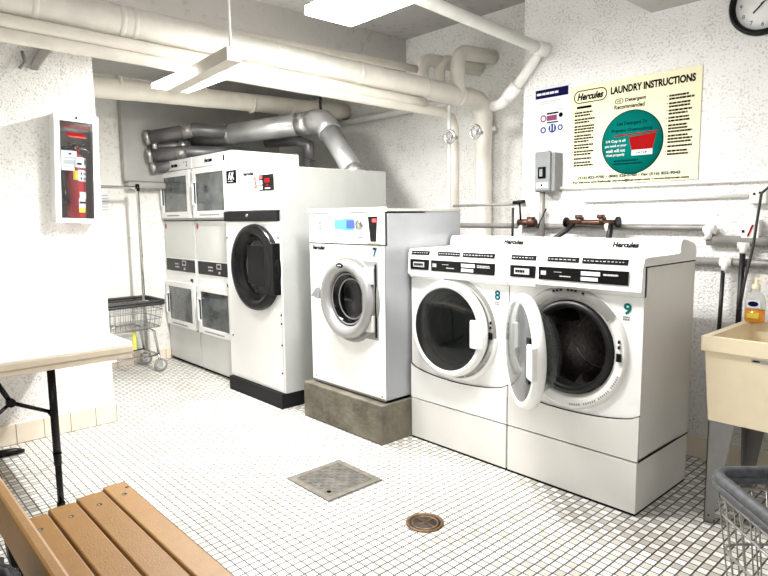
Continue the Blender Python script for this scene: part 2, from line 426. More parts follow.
# handwheel valves
def handwheel(x, y, z, label):
    e = thing('handwheel_valve', label, 'valve', (x, y, z))
    t = MB().m(CHROME); t.tube([(x+.045*math.cos(2*PI*i/16), y-.035, z+.045*math.sin(2*PI*i/16)) for i in range(16)], .009, 8, closed=True)
    for i in range(4): t.tube([(x, y-.035, z), (x+.045*math.cos(PI/2*i+.4), y-.035, z+.045*math.sin(PI/2*i+.4))], .005, 6)
    t.build('handwheel', parent=e)
    MB().m(CHROME).tube([(x, y-.04, z), (x, y+.04, z)], .014, 10).build('valve_body', parent=e)
handwheel(-2.985, 3.42, 1.89, 'round handwheel valve on the thin upright wall pipe')
handwheel(-2.80, 3.48, 1.91, 'round handwheel valve beside the pipe coming down from the lagged main')
pipe([(-3.12, 3.94, 2.0), (-3.0, 3.94, 2.0)], .02, PIPET, 'short stub pipe crossing behind the handwheels')
# horizontals on the back wall behind the washers
pipe([(-2.93, 3.365, 1.255), (-1.22, 3.365, 1.245), (-1.185, 3.365, 1.24), (-1.185, 3.365, 1.185)], .017, PIPEG, 'grey pipe running along the wall just above the washers')
pipe([(-2.95, 3.385, 1.395), (-2.33, 3.385, 1.395)], .009, PIPEG, 'thin pipe coloured grey for a shadow line on the wall, left of the grey electrical box')  # dark shadow line on the wall, painted as a thin grey pipe
pipe([(-2.17, 3.38, 1.485), (.2, 3.39, 1.473)], .010, PIPET, 'straight white conduit directly beneath the cream laundry sign')
pipe([(-1.92, 3.38, 1.402), (-1.03, 3.39, 1.402)], .010, PIPET, 'white conduit ending at the small upper wall box')
pipe([(-1.20, 3.37, 1.180), (.3, 3.37, 1.178)], .026, PIPEG, 'thick grey pipe stepping right below the grey wall pipe elbow')
pipe([(-1.6, 3.37, 1.072), (.3, 3.37, 1.068)], .021, PIPEG, 'lowest horizontal wall pipe, just above the laundry sink')
for (x, z, l) in ((-1.103, 1.07, 'white pipe tee above the thinner black drop pipe'), (-1.023, 1.16, 'white pipe tee above the thicker black drop pipe'), (-1.19, 1.235, 'white elbow fitting at the end of the grey wall pipe')):
    t = MB().m(PIPET).tube([(x-.028, 3.365, z), (x+.028, 3.365, z)], .024, 14).tube([(x, 3.35, z+.01), (x, 3.35, z-.05)], .018, 12)
    tag(t.build('pipe_fitting'), l, 'pipe fitting')
pipe([(-1.108, 3.34, 1.03), (-1.118, 3.34, .45)], .010, DARKP, 'thinner black drop pipe left of the sink')
pipe([(-1.023, 3.34, 1.12), (-1.028, 3.34, .5)], .013, DARKP, 'thicker black drop pipe beside the sink')
def wallbox(x, z, w, h, label):
    e = thing('junction_box', label, 'wall box', (x, 3.38, z-h/2))
    MB().m(PIPET).box(x-w/2, x+w/2, 3.35, 3.399, z-h/2, z+h/2, .004).build('box_body', parent=e)
    return e
e = wallbox(-.975, 1.40, .075, .075, 'small white wall box where the black hose starts')
MB().m(INK).box(-.995, -.985, 3.347, 3.3495, 1.405, 1.415).box(-.97, -.96, 3.347, 3.3495, 1.41, 1.42).build('knockout', parent=e)
e = wallbox(-1.0, 1.235, .08, .10, 'small white wall box with a red mark')
MB().m(RED).hexa([(-1.012, 3.346, 1.205), (-1.004, 3.346, 1.205), (-1.004, 3.349, 1.205), (-1.012, 3.349, 1.205)], [(-.992, 3.346, 1.26), (-.984, 3.346, 1.26), (-.984, 3.349, 1.26), (-.992, 3.349, 1.26)]).build('red_mark', parent=e)
MB().m(INK).box(-1.035, -1.025, 3.346, 3.3495, 1.222, 1.234).build('knockout', parent=e)
pipe([(-.88, 3.30, 1.43), (-.915, 3.30, 1.44), (-.945, 3.30, 1.41), (-.955, 3.30, 1.3), (-.962, 3.28, 1.15), (-.985, 3.26, .98), (-.985, 3.22, .86)], .0065, BRUBBER, 'thin black hose hanging from the wall box down to the sink', 8, 'hose', cat='hose')
# tap manifold above washer 9
mf = thing('tap_manifold', 'tarnished brass twin-tap manifold on the wall behind the open washer', 'taps', (-1.82, 3.30, 1.27))
t = MB().m(BRASS).tube([(-1.985, 3.31, 1.275), (-1.66, 3.31, 1.272)], .017, 12)
t.build('manifold_pipe', parent=mf)
for x in (-1.892, -1.752):
    t = MB().m(BRASS).tube([(x, 3.31, 1.265), (x, 3.31, 1.305)], .022, 12).tube([(x-.02, 3.29, 1.308), (x+.02, 3.29, 1.308)], .012, 8).build('tap', parent=mf)
for x in (-1.985, -1.658):
    MB().m(BLACK).tube([(x-.006, 3.31, 1.275), (x+.006, 3.31, 1.275)], .032, 14).build('tap_knob', parent=mf)
MB().m(DARKP).tube([(-1.935, 3.30, 1.265), (-1.96, 3.27, 1.225), (-2.01, 3.22, 1.18), (-2.03, 3.2, 1.1)], .014, 10).build('hose', parent=mf)
MB().m(DARKP).tube([(-1.70, 3.30, 1.265), (-1.69, 3.28, 1.22), (-1.69, 3.24, 1.1)], .016, 10).build('hose', parent=mf)
MB().m(PIPET).tube([(-1.715, 3.30, 1.262), (-1.70, 3.29, 1.225)], .02, 10).build('hose_collar', parent=mf)
vv = thing('tap_valve', 'dark gate valve with a T handle on the wall behind washer 8', 'valve', (-2.27, 3.30, 1.2))
MB().m(BRASS).tube([(-2.33, 3.31, 1.275), (-2.20, 3.31, 1.275)], .022, 12).tube([(-2.235, 3.31, 1.245), (-2.235, 3.31, 1.31)], .028, 12).build('valve_body', parent=vv)
MB().m(BLACK).tube([(-2.305, 3.30, 1.28), (-2.31, 3.29, 1.40)], .006, 8).tube([(-2.35, 3.28, 1.402), (-2.265, 3.28, 1.407)], .012, 8).build('handle', parent=vv)
MB().m(DARKP).tube([(-2.36, 3.29, 1.37), (-2.362, 3.29, 1.1)], .008, 8).build('rod', parent=vv)
MB().m(PIPET).tube([(-2.29, 3.28, 1.25), (-2.27, 3.24, 1.21), (-2.28, 3.2, 1.1)], .013, 8).build('hose', parent=vv)
MB().m(DARKP).tube([(-2.20, 3.30, 1.27), (-2.17, 3.29, 1.24), (-2.155, 3.29, 1.28), (-2.12, 3.3, 1.36)], .005, 6).build('cable', parent=vv)

# ------------------------------------------------------------------ electrical box + conduit
eb = thing('electrical_box', 'grey steel electrical box under the small blue-and-white poster', 'electrical box', (-2.165, 3.36, 1.46))
MB().m(BOXG).box(-2.21, -2.07, 3.31, 3.399, 1.463, 1.70, .006).build('box_body', parent=eb)
MB().m(BOXG).box(-2.205, -2.095, 3.295, 3.315, 1.468, 1.71, .008).build('cover', parent=eb)
MB().m(INK).box(-2.178, -2.125, 3.290, 3.2955, 1.545, 1.615, .001).m(BOXG).box(-2.163, -2.142, 3.284, 3.2915, 1.558, 1.602).build('switch', parent=eb)
MB().m(PAPER).box(-2.19, -2.108, 3.2925, 3.2955, 1.488, 1.52).m(INK).box(-2.158, -2.144, 3.292, 3.2928, 1.496, 1.512).build('sticker', parent=eb)
MB().m(PIPET).box(-2.235, -2.12, 3.30, 3.34, 1.69, 1.72, .01).build('top_clamp', parent=eb)
pipe([(-2.175, 3.34, 1.465), (-2.175, 3.34, 1.30), (-2.17, 3.33, 1.1)], .018, PIPEG, 'grey conduit dropping from the electrical box behind the washers')

# ------------------------------------------------------------------ signs
def board(x0, x1, z0, z1, y, material, name, label, cat, d=.004):
    e = thing(name, label, cat, ((x0+x1)/2, y, z0))
    MB().m(material).box(x0, x1, y-d, y, z0, z1).build('board', parent=e); return e
yS = YR-.008
s1 = board(-2.022, -1.272, 1.498, 2.078, YR, CREAM, 'instruction_sign', 'large cream laundry instructions sign with a teal circle, on the wall above the washers', 'sign', .007)
s1w = 0
def T(s, x, z, h, w, m_, nm='lettering', sh=0, bo=.03, y=yS, p=s1): return text(s, x, z, h, w, y, nm, m_, p, shear=sh, bold=bo)
T('LAUNDRY INSTRUCTIONS', -1.535, 2.022, .042, .465, INK, bo=.045)
def oval(mb, cx, cz, w, h, t_, y, n=28):
    r = h/2; pts = []
    for i in range(n):
        a = 2*PI*i/n; sgn = 1 if math.cos(a) > 0 else -1
        pts.append((cx+sgn*(w/2-r)+r*math.cos(a), y, cz+r*math.sin(a)))
    mb.tube(pts, t_, 6, closed=True)
t = MB().m(INK); oval(t, -1.895, 2.016, .205, .070, .0028, yS); t.build('logo_outline', parent=s1)
T('Hercules', -1.895, 2.016, .042, .168, INK, 'logo_lettering', .3, .045)
T('Detergent', -1.62, 1.957, .026, .12, INK); T('Recommended', -1.655, 1.925, .025, .175, INK)
t = MB().m(INK); oval(t, -1.715, 1.957, .045, .026, .0018, yS); t.build('badge_outline', parent=s1)
T('HE', -1.715, 1.957, .014, .022, INK, bo=.02)
cx, cz, R_ = -1.635, 1.722, .173
MB().m(TEALD).lathe([(0, .0035), (R_+.005, .0035), (R_+.005, 0)], (cx, YR-.007, cz), (0,-1,0), 64).build('circle_rim', parent=s1)
MB().m(TEAL).lathe([(0, .0045), (R_, .0045), (R_, 0)], (cx, YR-.007, cz), (0,-1,0), 64).build('teal_circle', parent=s1)
yC = YR-.0125
T('Use Detergent To', cx, cz+.105, .024, .175, TEALD, y=yC); T('Prevent Oversudsing', cx, cz+.068, .024, .235, TEALD, y=yC)
for i, l in enumerate(('1/4 Cup is all', 'you need or your', 'wash will not', 'rinse properly')):
    T(l, cx-.092, cz+.012-.026*i, .019, (.115, .13, .115, .11)[i], PAPER, y=yC, bo=.015)
MB().m(RED).prism([(cx-.015, yC, cz+.028), (cx+.14, yC, cz+.04), (cx+.122, yC, cz-.045), (cx+.005, yC, cz-.045)], (0, -.0008, 0)).prism([(cx-.10, yC, cz+.036), (cx+.15, yC, cz+.046), (cx+.15, yC, cz+.052), (cx-.10, yC, cz+.044)], (0, -.001, 0)).build('red_measuring_cup', parent=s1)
MB().m(PAPER).box(cx+.005, cx+.122, yC-.001, yC, cz-.075, cz-.045).build('cup_label', parent=s1)
T('1/4 CUP', cx+.063, cz-.061, .014, .06, INK, y=yC-.0015)
t = MB().m(TEALD); bars(t, cx-.10, cx+.10, cz-.125, cz-.092, yC, 2, words=9); t.build('fine_print', parent=s1, )
t = MB().m(INK)
for g_, (a, n) in enumerate(((1.925, 2), (1.885, 2), (1.845, 3), (1.79, 3), (1.735, 2), (1.697, 2), (1.655, 1), (1.632, 2))):
    t.lathe([(0, .0006), (.003, .0006), (.003, 0)], (-2.003, yS, a), (0,-1,0), 8)
    bars(t, -1.993, -1.86, a-.0165*n+.008, a+.008, yS, n, words=6, fill=.6)
t.box(-1.98, -1.885, yS-.0006, yS, 1.948, 1.962)
t.build('fine_print', parent=s1)
t = MB().m(INK)
for a, n in ((1.945, 2), (1.905, 2), (1.868, 2), (1.83, 2), (1.79, 3), (1.735, 3), (1.68, 1), (1.655, 2)):
    t.lathe([(0, .0006), (.003, .0006), (.003, 0)], (-1.445, yS, a), (0,-1,0), 8)
    bars(t, -1.435, -1.30, a-.0165*n+.008, a+.008, yS, n, words=6, fill=.6)
t.build('fine_print', parent=s1)
T('(516) 822-9700 \u2022 (800) 526-5760 \u2022 Fax (516) 822-9543', -1.66, 1.538, .022, .60, TEALD, bo=.05)
T('For Service and Refunds: service@hercnet.com \u2022 www.hercnet.com', -1.655, 1.512, .0175, .68, INK, bo=.05)
s2 = board(-2.275, -2.035, 1.60, 2.085, YR, PAPER, 'poster', 'small pale poster with a navy header, beside the cream sign', 'poster', .003)
MB().m(NAVY).box(-2.265, -2.035, YR-.0045, YR-.003, 2.015, 2.068).build('header_band', parent=s2)
t = MB().m(PAPER); bars(t, -2.255, -2.045, 2.033, 2.05, YR-.0045, 1, words=4, fill=.8); t.build('header_print', parent=s2)
t = MB().m(GINKL); bars(t, -2.23, -2.07, 1.975, 2.0, YR-.003, 2, words=10); bars(t, -2.25, -2.20, 1.95, 1.96, YR-.003, 1); bars(t, -2.11, -2.05, 1.93, 1.945, YR-.003, 1); bars(t, -2.21, -2.10, 1.735, 1.75, YR-.003, 1, words=8); bars(t, -2.1, -2.06, 1.755, 1.775, YR-.003, 2, words=3); t.build('fine_print', parent=s2)
yP = YR-.0045
t = MB().m(PINK).lathe([(.022, 0), (.022, .001), (.014, .001), (.014, 0)], (-2.205, yP, 1.89), (0,-1,0), 20).box(-2.18, -2.11, yP-.001, yP+.001, 1.873, 1.905, 0)
t.m(INK).box(-2.18, -2.10, yP-.0015, yP+.001, 1.912, 1.922).box(-2.18, -2.10, yP-.0015, yP+.001, 1.858, 1.866).lathe([(0, .0012), (.014, .0012), (.014, 0)], (-2.082, yP, 1.90), (0,-1,0), 16)
t.m(BLUE).lathe([(.02, 0), (.02, .0012), (.011, .0012), (.011, 0)], (-2.205, yP, 1.82), (0,-1,0), 20).lathe([(0, .001), (.03, .001), (.03, 0)], (-2.14, yP, 1.825), (0,-1,0), 24, sx=.9, sz=.9).lathe([(.018, 0), (.018, .0012), (.01, .0012), (.01, 0)], (-2.085, yP, 1.825), (0,-1,0), 20)
t.m(PAPER).box(-2.153, -2.147, yP-.0016, yP, 1.81, 1.845).box(-2.133, -2.127, yP-.0016, yP, 1.81, 1.845)
t.build('printed_emblem', parent=s2)
s2.location.z += .032; s2.location.x -= .008
# clock
ck = thing('wall_clock', 'round wall clock with a black rim, high above the sink', 'clock', (-1.035, 3.36, 2.18))
c0 = (-1.005, YR, 2.312)
MB().m(BLACK).lathe([(.150, 0), (.150, .03), (.138, .042), (.126, .03), (.122, .018)], c0, (0,-1,0), 48).build('rim', parent=ck)
MB().m(CLOCKF).lathe([(0, .018), (.124, .018), (.124, .01)], c0, (0,-1,0), 48).build('face', parent=ck)
for n in range(1, 13):
    a = PI/2-2*PI*n/12
    text(str(n), c0[0]+.098*math.cos(a), c0[2]+.098*math.sin(a), .020, .012 if n < 10 else .022, YR-.0188, 'numeral', INK, ck)
t = MB().m(INK).box(-.0035, .0035, -.001, 0, -.005, .06); t.build('hour_hand', parent=ck, xf=Matrix.Translation((c0[0], YR-.022, c0[2])) @ Matrix.Rotation(math.radians(225), 4, 'Y'))
t = MB().m(INK).box(-.0022, .0022, -.001, 0, -.012, .09); t.build('minute_hand', parent=ck, xf=Matrix.Translation((c0[0], YR-.0245, c0[2])) @ Matrix.Rotation(math.radians(62), 4, 'Y'))

# ------------------------------------------------------------------ light fixtures
def lamp(name, loc, size, size_y, power, col=(1, .985, .96), rot=(0,0,0)):
    l = bpy.data.lights.new(name, 'AREA'); l.shape = 'RECTANGLE'; l.size = size; l.size_y = size_y; l.energy = power; l.color = col
    o = bpy.data.objects.new(name, l); COL.objects.link(o); o.location = loc; o.rotation_euler = rot; return o
# --
f1 = thing('ceiling_light', 'hanging fluorescent light with a long narrow channel, slung under the lagged pipes', 'light', (-3.05, 1.47, 2.03))
MB().m(LAMP).box(-3.32, -2.87, 1.355, 1.57, 2.022, 2.05, .006).build('diffuser', parent=f1)
MB().m(FIXB).hexa([(-3.25, 1.405, 2.000), (-2.57, 1.405, 2.035), (-2.57, 1.475, 2.035), (-3.25, 1.475, 2.000)], [(-3.25, 1.405, 2.060), (-2.57, 1.405, 2.095), (-2.57, 1.475, 2.095), (-3.25, 1.475, 2.060)]).build('channel', parent=f1)
MB().m(WHITE).tube([(-2.60, 1.44, 2.09), (-2.60, 1.44, 2.9)], .006, 8).build('hanger_rod', parent=f1)
f2 = thing('ceiling_light', 'bright fluorescent light panel cut by the top edge, nearest the camera', 'light', (-2.0, 1.97, 2.3))
MB().m(LAMP2).box(-2.53, -1.5, 1.81, 2.10, 2.30, 2.345, .004).build('diffuser', parent=f2)
MB().m(FIXB).box(-2.515, -1.51, 1.83, 2.08, 2.345, 2.362, .003).build('housing', parent=f2)
for x in (-2.3, -1.7): MB().m(WHITE).tube([(x, 1.95, 2.355), (x, 1.95, 2.9)], .006, 8).build('hanger_rod', parent=f2)
lamp('fixture_light', (-3.1, 1.46, 1.998), .45, .2, 16)
lamp('fixture_light', (-2.0, 1.955, 2.29), 1.0, .28, 62)
f3 = thing('added_strip_light', 'added short strip light, unseen behind the lagged overhead pipes', 'light', (-3.5, 2.05, 2.33))  # added unseen fixture that casts the extinguisher cabinet's shadow
MB().m(FIXB).box(-3.68, -3.36, 2.0, 2.06, 2.335, 2.36).build('channel', parent=f3)
MB().m(LAMP).box(-3.67, -3.37, 2.01, 2.05, 2.32, 2.335).build('diffuser', parent=f3)
lamp('fixture_light', (-3.62, 2.03, 2.312), .3, .04, 78)  # lamp of the added strip light
# unseen lamps added overhead to fill the room; the last lifts the bench back
for (x, y, e_) in ((-.7, .9, 60), (1.0, 1.7, 44), (-.3, -1.3, 12)):
    lamp('unseen_fill_light', (x, y, 2.42), 1.2, .3, e_)

lw = lamp('unseen_fill_light', (.5, -.3, 2.3), 1.2, .4, 24)  # unseen lamp added to brighten the sign wall
lw.rotation_euler = Vector((-.62, .85, -.28)).to_track_quat('-Z', 'Y').to_euler()
# ------------------------------------------------------------------ ducts
d = MB().m(DUCT).tube([(-5.56, 2.60, 2.06), (-4.33, 3.16, 2.135)], .093, 20)
sd = thing('exhaust_duct', 'wide silver duct with an elbow rising from the large dryer', 'duct', (-3.8, 3.2, 1.67))
d.build('horizontal_run', parent=sd)
MB().m(DUCT).tube([(-4.36, 3.15, 2.13), (-4.30, 3.17, 2.14), (-4.24, 3.19, 2.125), (-4.19, 3.20, 2.08), (-4.15, 3.20, 2.03)], .100, 20).build('elbow', parent=sd)
MB().m(DUCT).tube([(-4.16, 3.20, 2.04), (-3.80, 3.19, 1.64)], .086, 20).build('drop_run', parent=sd)
for p_, q_, r_ in (((-4.47, 3.095, 2.127), (-4.38, 3.14, 2.132), .0965), ((-3.86, 3.19, 1.70), (-3.80, 3.19, 1.645), .090), ((-5.15, 2.786, 2.085), (-5.10, 2.81, 2.088), .095)): MB().m(FOIL).tube([p_, q_], r_, 20).build('foil_tape', parent=sd)
pl = thing('duct_plenum', 'flat grey sheet-metal panel on the far wall behind the ducts', 'panel', (XW, 2.7, 1.62))
t = MB().m(PANELG).box(XW+.002, XW+.09, 1.985, 3.6, 1.66, 2.40, .012)
t.build('panel', parent=pl)
MB().m(PANELG).box(XW+.002, XW+.12, 2.0, 3.6, 1.60, 1.66, .02).build('bottom_lip', parent=pl)
def stub(p0, p1, r, label, p2=None):
    e = thing('dryer_duct', label, 'duct', p0)
    MB().m(DUCTD).tube([p0, p1]+([p2] if p2 else []), r, 16).build('duct_run', parent=e)
    a, b = Vector(p0), Vector(p1); u = (b-a).normalized()
    MB().m(FOIL).tube([a-u*.03, a+u*.01], r*1.2, 16).build('foil_collar', parent=e)
    MB().m(FOIL).tube([b-u*.11, b-u*.02], r*1.05, 16).build('foil_tape', parent=e)
stub((-5.50, 2.21, 2.05), (-5.25, 2.52, 2.12), .062, 'uppermost dull duct leaving the grey panel', (-5.0, 2.95, 2.08))
stub((-5.50, 2.215, 1.895), (-5.35, 2.50, 1.93), .06, 'dull duct just above the top of the stacked dryers', (-5.1, 2.9, 1.92))
stub((-5.51, 2.26, 1.975), (-5.42, 2.55, 2.0), .05, 'narrow dull duct between the uppermost and lower ducts')
stub((-5.50, 2.235, 1.79), (-5.42, 2.50, 1.83), .045, 'lowest dull duct, half hidden behind the stacked dryers')
MB_ = pipe([(-4.6, 3.3, 1.85), (-4.6, 3.3, 1.98), (-4.7, 3.25, 2.02), (-5.0, 3.1, 2.03)], .05, DUCTD, 'small dark duct bend behind the stacked dryers', 12, 'duct_bend', cat='duct')
pipe([(-4.30, 3.22, 2.2), (-4.31, 3.22, 2.3), (-4.29, 3.22, 2.58)], .012, DARKP, 'dark hanger above the silver duct elbow', 8, 'duct_hanger', cat='hanger')

# ------------------------------------------------------------------ stacked dryers
YS = 2.35
def make_stack(x0, x1, label, num):
    e = thing('stacked_dryer', label, 'dryer', ((x0+x1)/2, YS+.3, 0), 'stacked dryers against the far wall')
    MB().m(SGREY).box(x0, x1, YS+.012, 2.99, .02, 1.85, .004).build('cabinet', parent=e)
    # face panels
    t = MB().m(WHITED).box(x0+.006, x1-.006, YS-.002, YS+.014, 1.755, 1.846, .003); t.build('top_panel', parent=e)
    text('Hercules', x0+.30, 1.80, .034, .140, YS-.004, 'lettering', INK, e, shear=.3, bold=.06)
    text(num, x1-.10, 1.80, .045, .026, YS-.003, 'number', INK, e, bold=.03)
    text('\u00b0', x1-.15, 1.815, .014, .014, YS-.003, 'number_mark', INK, e, bold=.04)
    MB().m(SGREY).box(x0+.006, x1-.006, YS, YS+.014, .975, 1.305, .003).build('middle_panel', parent=e)
    t = MB().m(REDP).lathe([(0, .003), (.017, .003), (.017, 0)], (x0+.045, YS, 1.262), (0,-1,0), 20, sz=1.5); t.build('red_sticker', parent=e)
    MB().m(WHITED).box(x0+.006, x1-.006, YS, YS+.014, .745, .975, .003).build('control_panel', parent=e)
    t = MB().m(BLACK).box(x0+.03, x1-.035, YS-.006, YS, .855, .965, .002); cp = t.build('display', parent=e)
    t = MB().m(GINKL); bars(t, x0+.22, x0+.32, .88, .935, YS-.006, 2, words=1, fill=.4)
    t.box(x0+.37, x0+.45, YS-.0068, YS-.006, .912, .955).box(x0+.40, x0+.43, YS-.0068, YS-.006, .872, .892); t.m(BLACK).box(x0+.382, x0+.438, YS-.0075, YS-.006, .921, .946); t.build('buttons', parent=cp)
    t = MB().m(INK).box(x1-.13, x1-.11, YS-.003, YS, .775, .80).box(x1-.10, x1-.085, YS-.003, YS, .765, .80); t.build('small_marks', parent=e)
    MB().m(SGREY).box(x0+.006, x1-.006, YS, YS+.014, .035, .335, .003).build('kick_panel', parent=e)
    MB().m(BLACKM).box(x0, x1, YS+.02, 2.9, 0, .02).build('base_plinth', parent=e)
    for (z0, z1) in ((1.335, 1.745), (.345, .755)):
        dr = MB().m(WHITED)
        a, b = x0+.02, x1-.03; g0, g1, h0, h1 = x0+.075, x1-.085, z0+.055, z1-.045
        for q in ((a, g0, z0, z1), (g1, b, z0, z1), (g0, g1, z0, h0), (g0, g1, h1, z1)): dr.box(q[0], q[1], YS-.022, YS, q[2], q[3])
        do = dr.build('door', parent=e)
        MB().m(DRUMD).box(g0-.004, g1+.004, YS+.002, YS+.012, h0-.004, h1+.004).build('door_recess', parent=do)
        MB().m(GLASSG).box(g0, g1, YS-.014, YS-.008, h0, h1).build('door_glass', parent=do)
        t = MB().m(WHITE).box(x0+.045, x0+.056, YS-.038, YS-.022, (z0+z1)/2-.10, (z0+z1)/2+.10).box(x0+.056, x0+.085, YS-.038, YS-.022, (z0+z1)/2-.10, (z0+z1)/2-.088).box(x0+.056, x0+.085, YS-.038, YS-.022, (z0+z1)/2+.088, (z0+z1)/2+.10)
        t.m(BLACK).box(x0+.058, x0+.085, YS-.026, YS-.0225, (z0+z1)/2-.088, (z0+z1)/2+.088)
        t.build('handle', parent=do)
        t = MB().m(GINK); bars(t, x0+.14, x1-.16, z0+.012, z0+.032, YS-.022, 1, words=9, fill=.6); t.build('fine_print', parent=do)
    t = MB().m(BLACK).box(x0+.006, x1-.006, YS-.0005, YS+.012, .336, .344).box(x0+.006, x1-.006, YS-.0005, YS+.012, 1.308, 1.316)
    t.build('seam', parent=e)
    return e
make_stack(-5.632, -4.982, 'left stacked dryer, against the far wall beside the wire cart', '2')
make_stack(-4.976, -4.318, 'right stacked dryer, between its twin and the large black-door dryer', '1')

# ------------------------------------------------------------------ big dryer
YD = 2.257; a, b = -4.26, -3.512
e = thing('large_dryer', 'tall white dryer with a big round black door and grey side', 'dryer', (-3.88, 2.75, 0))
MB().m(LGREY).box(a+.0, b, YD+.014, 3.24, .10, 1.67, .004).build('cabinet', parent=e)
MB().m(WHITED).plate_hole(a, b, .12, 1.30, -3.81, .975, .26, YD).box(a, b, YD, YD+.014, .112, .122).box(a, a+.004, YD, YD+.014, .12, 1.30).box(b-.004, b, YD, YD+.014, .12, 1.30).build('front_panel', parent=e)
MB().m(DRUMD).lathe([(.26, 0), (.26, -.012)], (-3.81, YD, .975), (0,-1,0), 48).lathe([(0, -.0125), (.27, -.0125)], (-3.81, YD, .975), (0,-1,0), 48).build('drum_back', parent=e)
MB().m(WHITED).box(a, b, YD-.004, YD+.014, 1.378, 1.668, .004).build('upper_panel', parent=e)
bd = MB().m(BLACKM).box(a, b-.012, YD-.012, YD+.012, 1.303, 1.374, .003).build('black_band', parent=e)
MB().m(CHROME).lathe([(0, .016), (.014, .016), (.014, .011)], (-3.915, YD, 1.345), (0,-1,0), 16).build('lock', parent=bd)
MB().m(BLACKM).box(a+.004, b-.0, YD-.022, 3.2, 0, .106).build('base_plinth', parent=e)
dc = (-3.81, YD, .975)
dr = MB().m(BLACK).lathe([(.305, 0), (.31, .02), (.30, .05), (.265, .062), (.235, .05), (.225, .02), (.21, .01)], dc, (0,-1,0), 64)
dr.box(-3.635, b+.0, YD-.058, YD, .80, 1.155, .006)
do = dr.build('door', parent=e)
MB().m(BLACKM).lathe([(.225, .018), (.19, .006), (.185, -.01)], dc, (0,-1,0), 48).build('inner_ring', parent=do)
MB().m(GLASSB).lathe([(0, .022), (.10, .021), (.18, .012), (.205, .004)], dc, (0,-1,0), 48).build('door_glass', parent=do)
t = MB().m(BLACKM).prism([(-3.90, YD-.026, 1.13), (-3.68, YD-.026, 1.13), (-3.68, YD-.026, .84), (-3.90, YD-.026, .86)], (0, -.004, 0)); t.build('inner_baffle', parent=do)
st = MB().m(INK).box(-4.205, -4.057, YD-.007, YD-.004, 1.585, 1.678).build('black_sticker', parent=e)
text('AX', -4.13, 1.637, .055, .085, YD-.0085, 'lettering', PAPER, e, bold=.02)
t = MB().m(GINKL); bars(t, -4.18, -4.08, 1.593, 1.603, YD-.0075, 1, words=8); t.build('fine_print', parent=e)
text('Hercules', -3.885, 1.640, .030, .155, YD-.0065, 'logo_lettering', INK, e, shear=.3, bold=.05)
cpn = MB().m(BLACK).box(-3.735, -3.553, YD-.012, YD-.004, 1.512, 1.620, .002).build('coin_display', parent=e)
t = MB().m(LRED).box(-3.725, -3.69, YD-.014, YD-.012, 1.592, 1.612); t.m(PAPER).box(-3.725, -3.69, YD-.014, YD-.012, 1.555, 1.58).box(-3.725, -3.69, YD-.014, YD-.012, 1.52, 1.545).m(RED).box(-3.655, -3.595, YD-.014, YD-.012, 1.565, 1.592).box(-3.64, -3.61, YD-.014, YD-.012, 1.54, 1.549).m(GINKL).box(-3.655, -3.59, YD-.0138, YD-.012, 1.522, 1.53)
t.build('button', parent=cpn)
t = MB().m(SALMON).lathe([(.026, 0), (.027, .003), (.019, .003), (.019, 0)], (-3.79, YD-.004, 1.573), (0,-1,0), 24, sz=1.5).lathe([(0, .003), (.010, .003), (.010, 0)], (-3.79, YD-.004, 1.573), (0,-1,0), 16, sz=2.2)
t.build('oval_sticker', parent=e)
t = MB().m(GINKL).box(-3.56, -3.545, YD-.0055, YD-.004, 1.395, 1.45); t.build('small_sticker', parent=e)
t = MB().m(INK)
for (x, z) in ((-3.52, .86), (-3.52, .66), (-3.52, .60), (-3.52, .45), (-3.53, .25), (-3.53, 1.19), (-4.24, 1.18), (-4.21, .43), (-3.525, 1.655)): t.lathe([(0, .004), (.007, .004), (.007, 0)], (x, YD, z), (0,-1,0), 8)
t.build('screw', parent=e)

# ------------------------------------------------------------------ washer drum helper
def drum(parent, cx, cz, y, r, depth, gas=.03):
    MB().m(GASKET).lathe([(r+gas, -.004), (r+gas*.9, .012), (r+gas*.3, .018), (r, .004), (r-.005, -.05), (r+.004, -.08)], (cx, y, cz), (0,-1,0), 48).build('door_gasket', parent=parent)
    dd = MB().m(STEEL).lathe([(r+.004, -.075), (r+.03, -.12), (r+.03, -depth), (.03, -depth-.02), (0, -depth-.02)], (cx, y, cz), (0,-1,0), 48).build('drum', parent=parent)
    for rr_, a_ in ((.70, .3), (.52, 2.6), (.80, 3.9)):
        MB().m(WIRE).lathe([(r*rr_, -depth+.015), (r*rr_+.003, -depth+.019), (r*rr_+.006, -depth+.015)], (cx, y, cz), (0,-1,0), 24, a0=a_, a1=a_+1.9).build('drum_ridge', parent=dd)
    for k in range(3):
        an = 2*PI*k/3+.5; ca, sa = math.cos(an), math.sin(an)
        t = MB().m(STEEL)
        R2 = r+.025
        P = [(cx+ca*(R2)-sa*s_*.035, 0, cz+sa*R2+ca*s_*.035) for s_ in (-1, 1)]; q = (cx+ca*(R2-.06), 0, cz+sa*(R2-.06))
        y0, y1 = y+.12, y+depth
        t.prism([(P[0][0], y0, P[0][2]), (P[1][0], y0, P[1][2]), (q[0], y0, q[2])], (0, y1-y0, 0))
        t.build('drum_baffle', parent=dd)

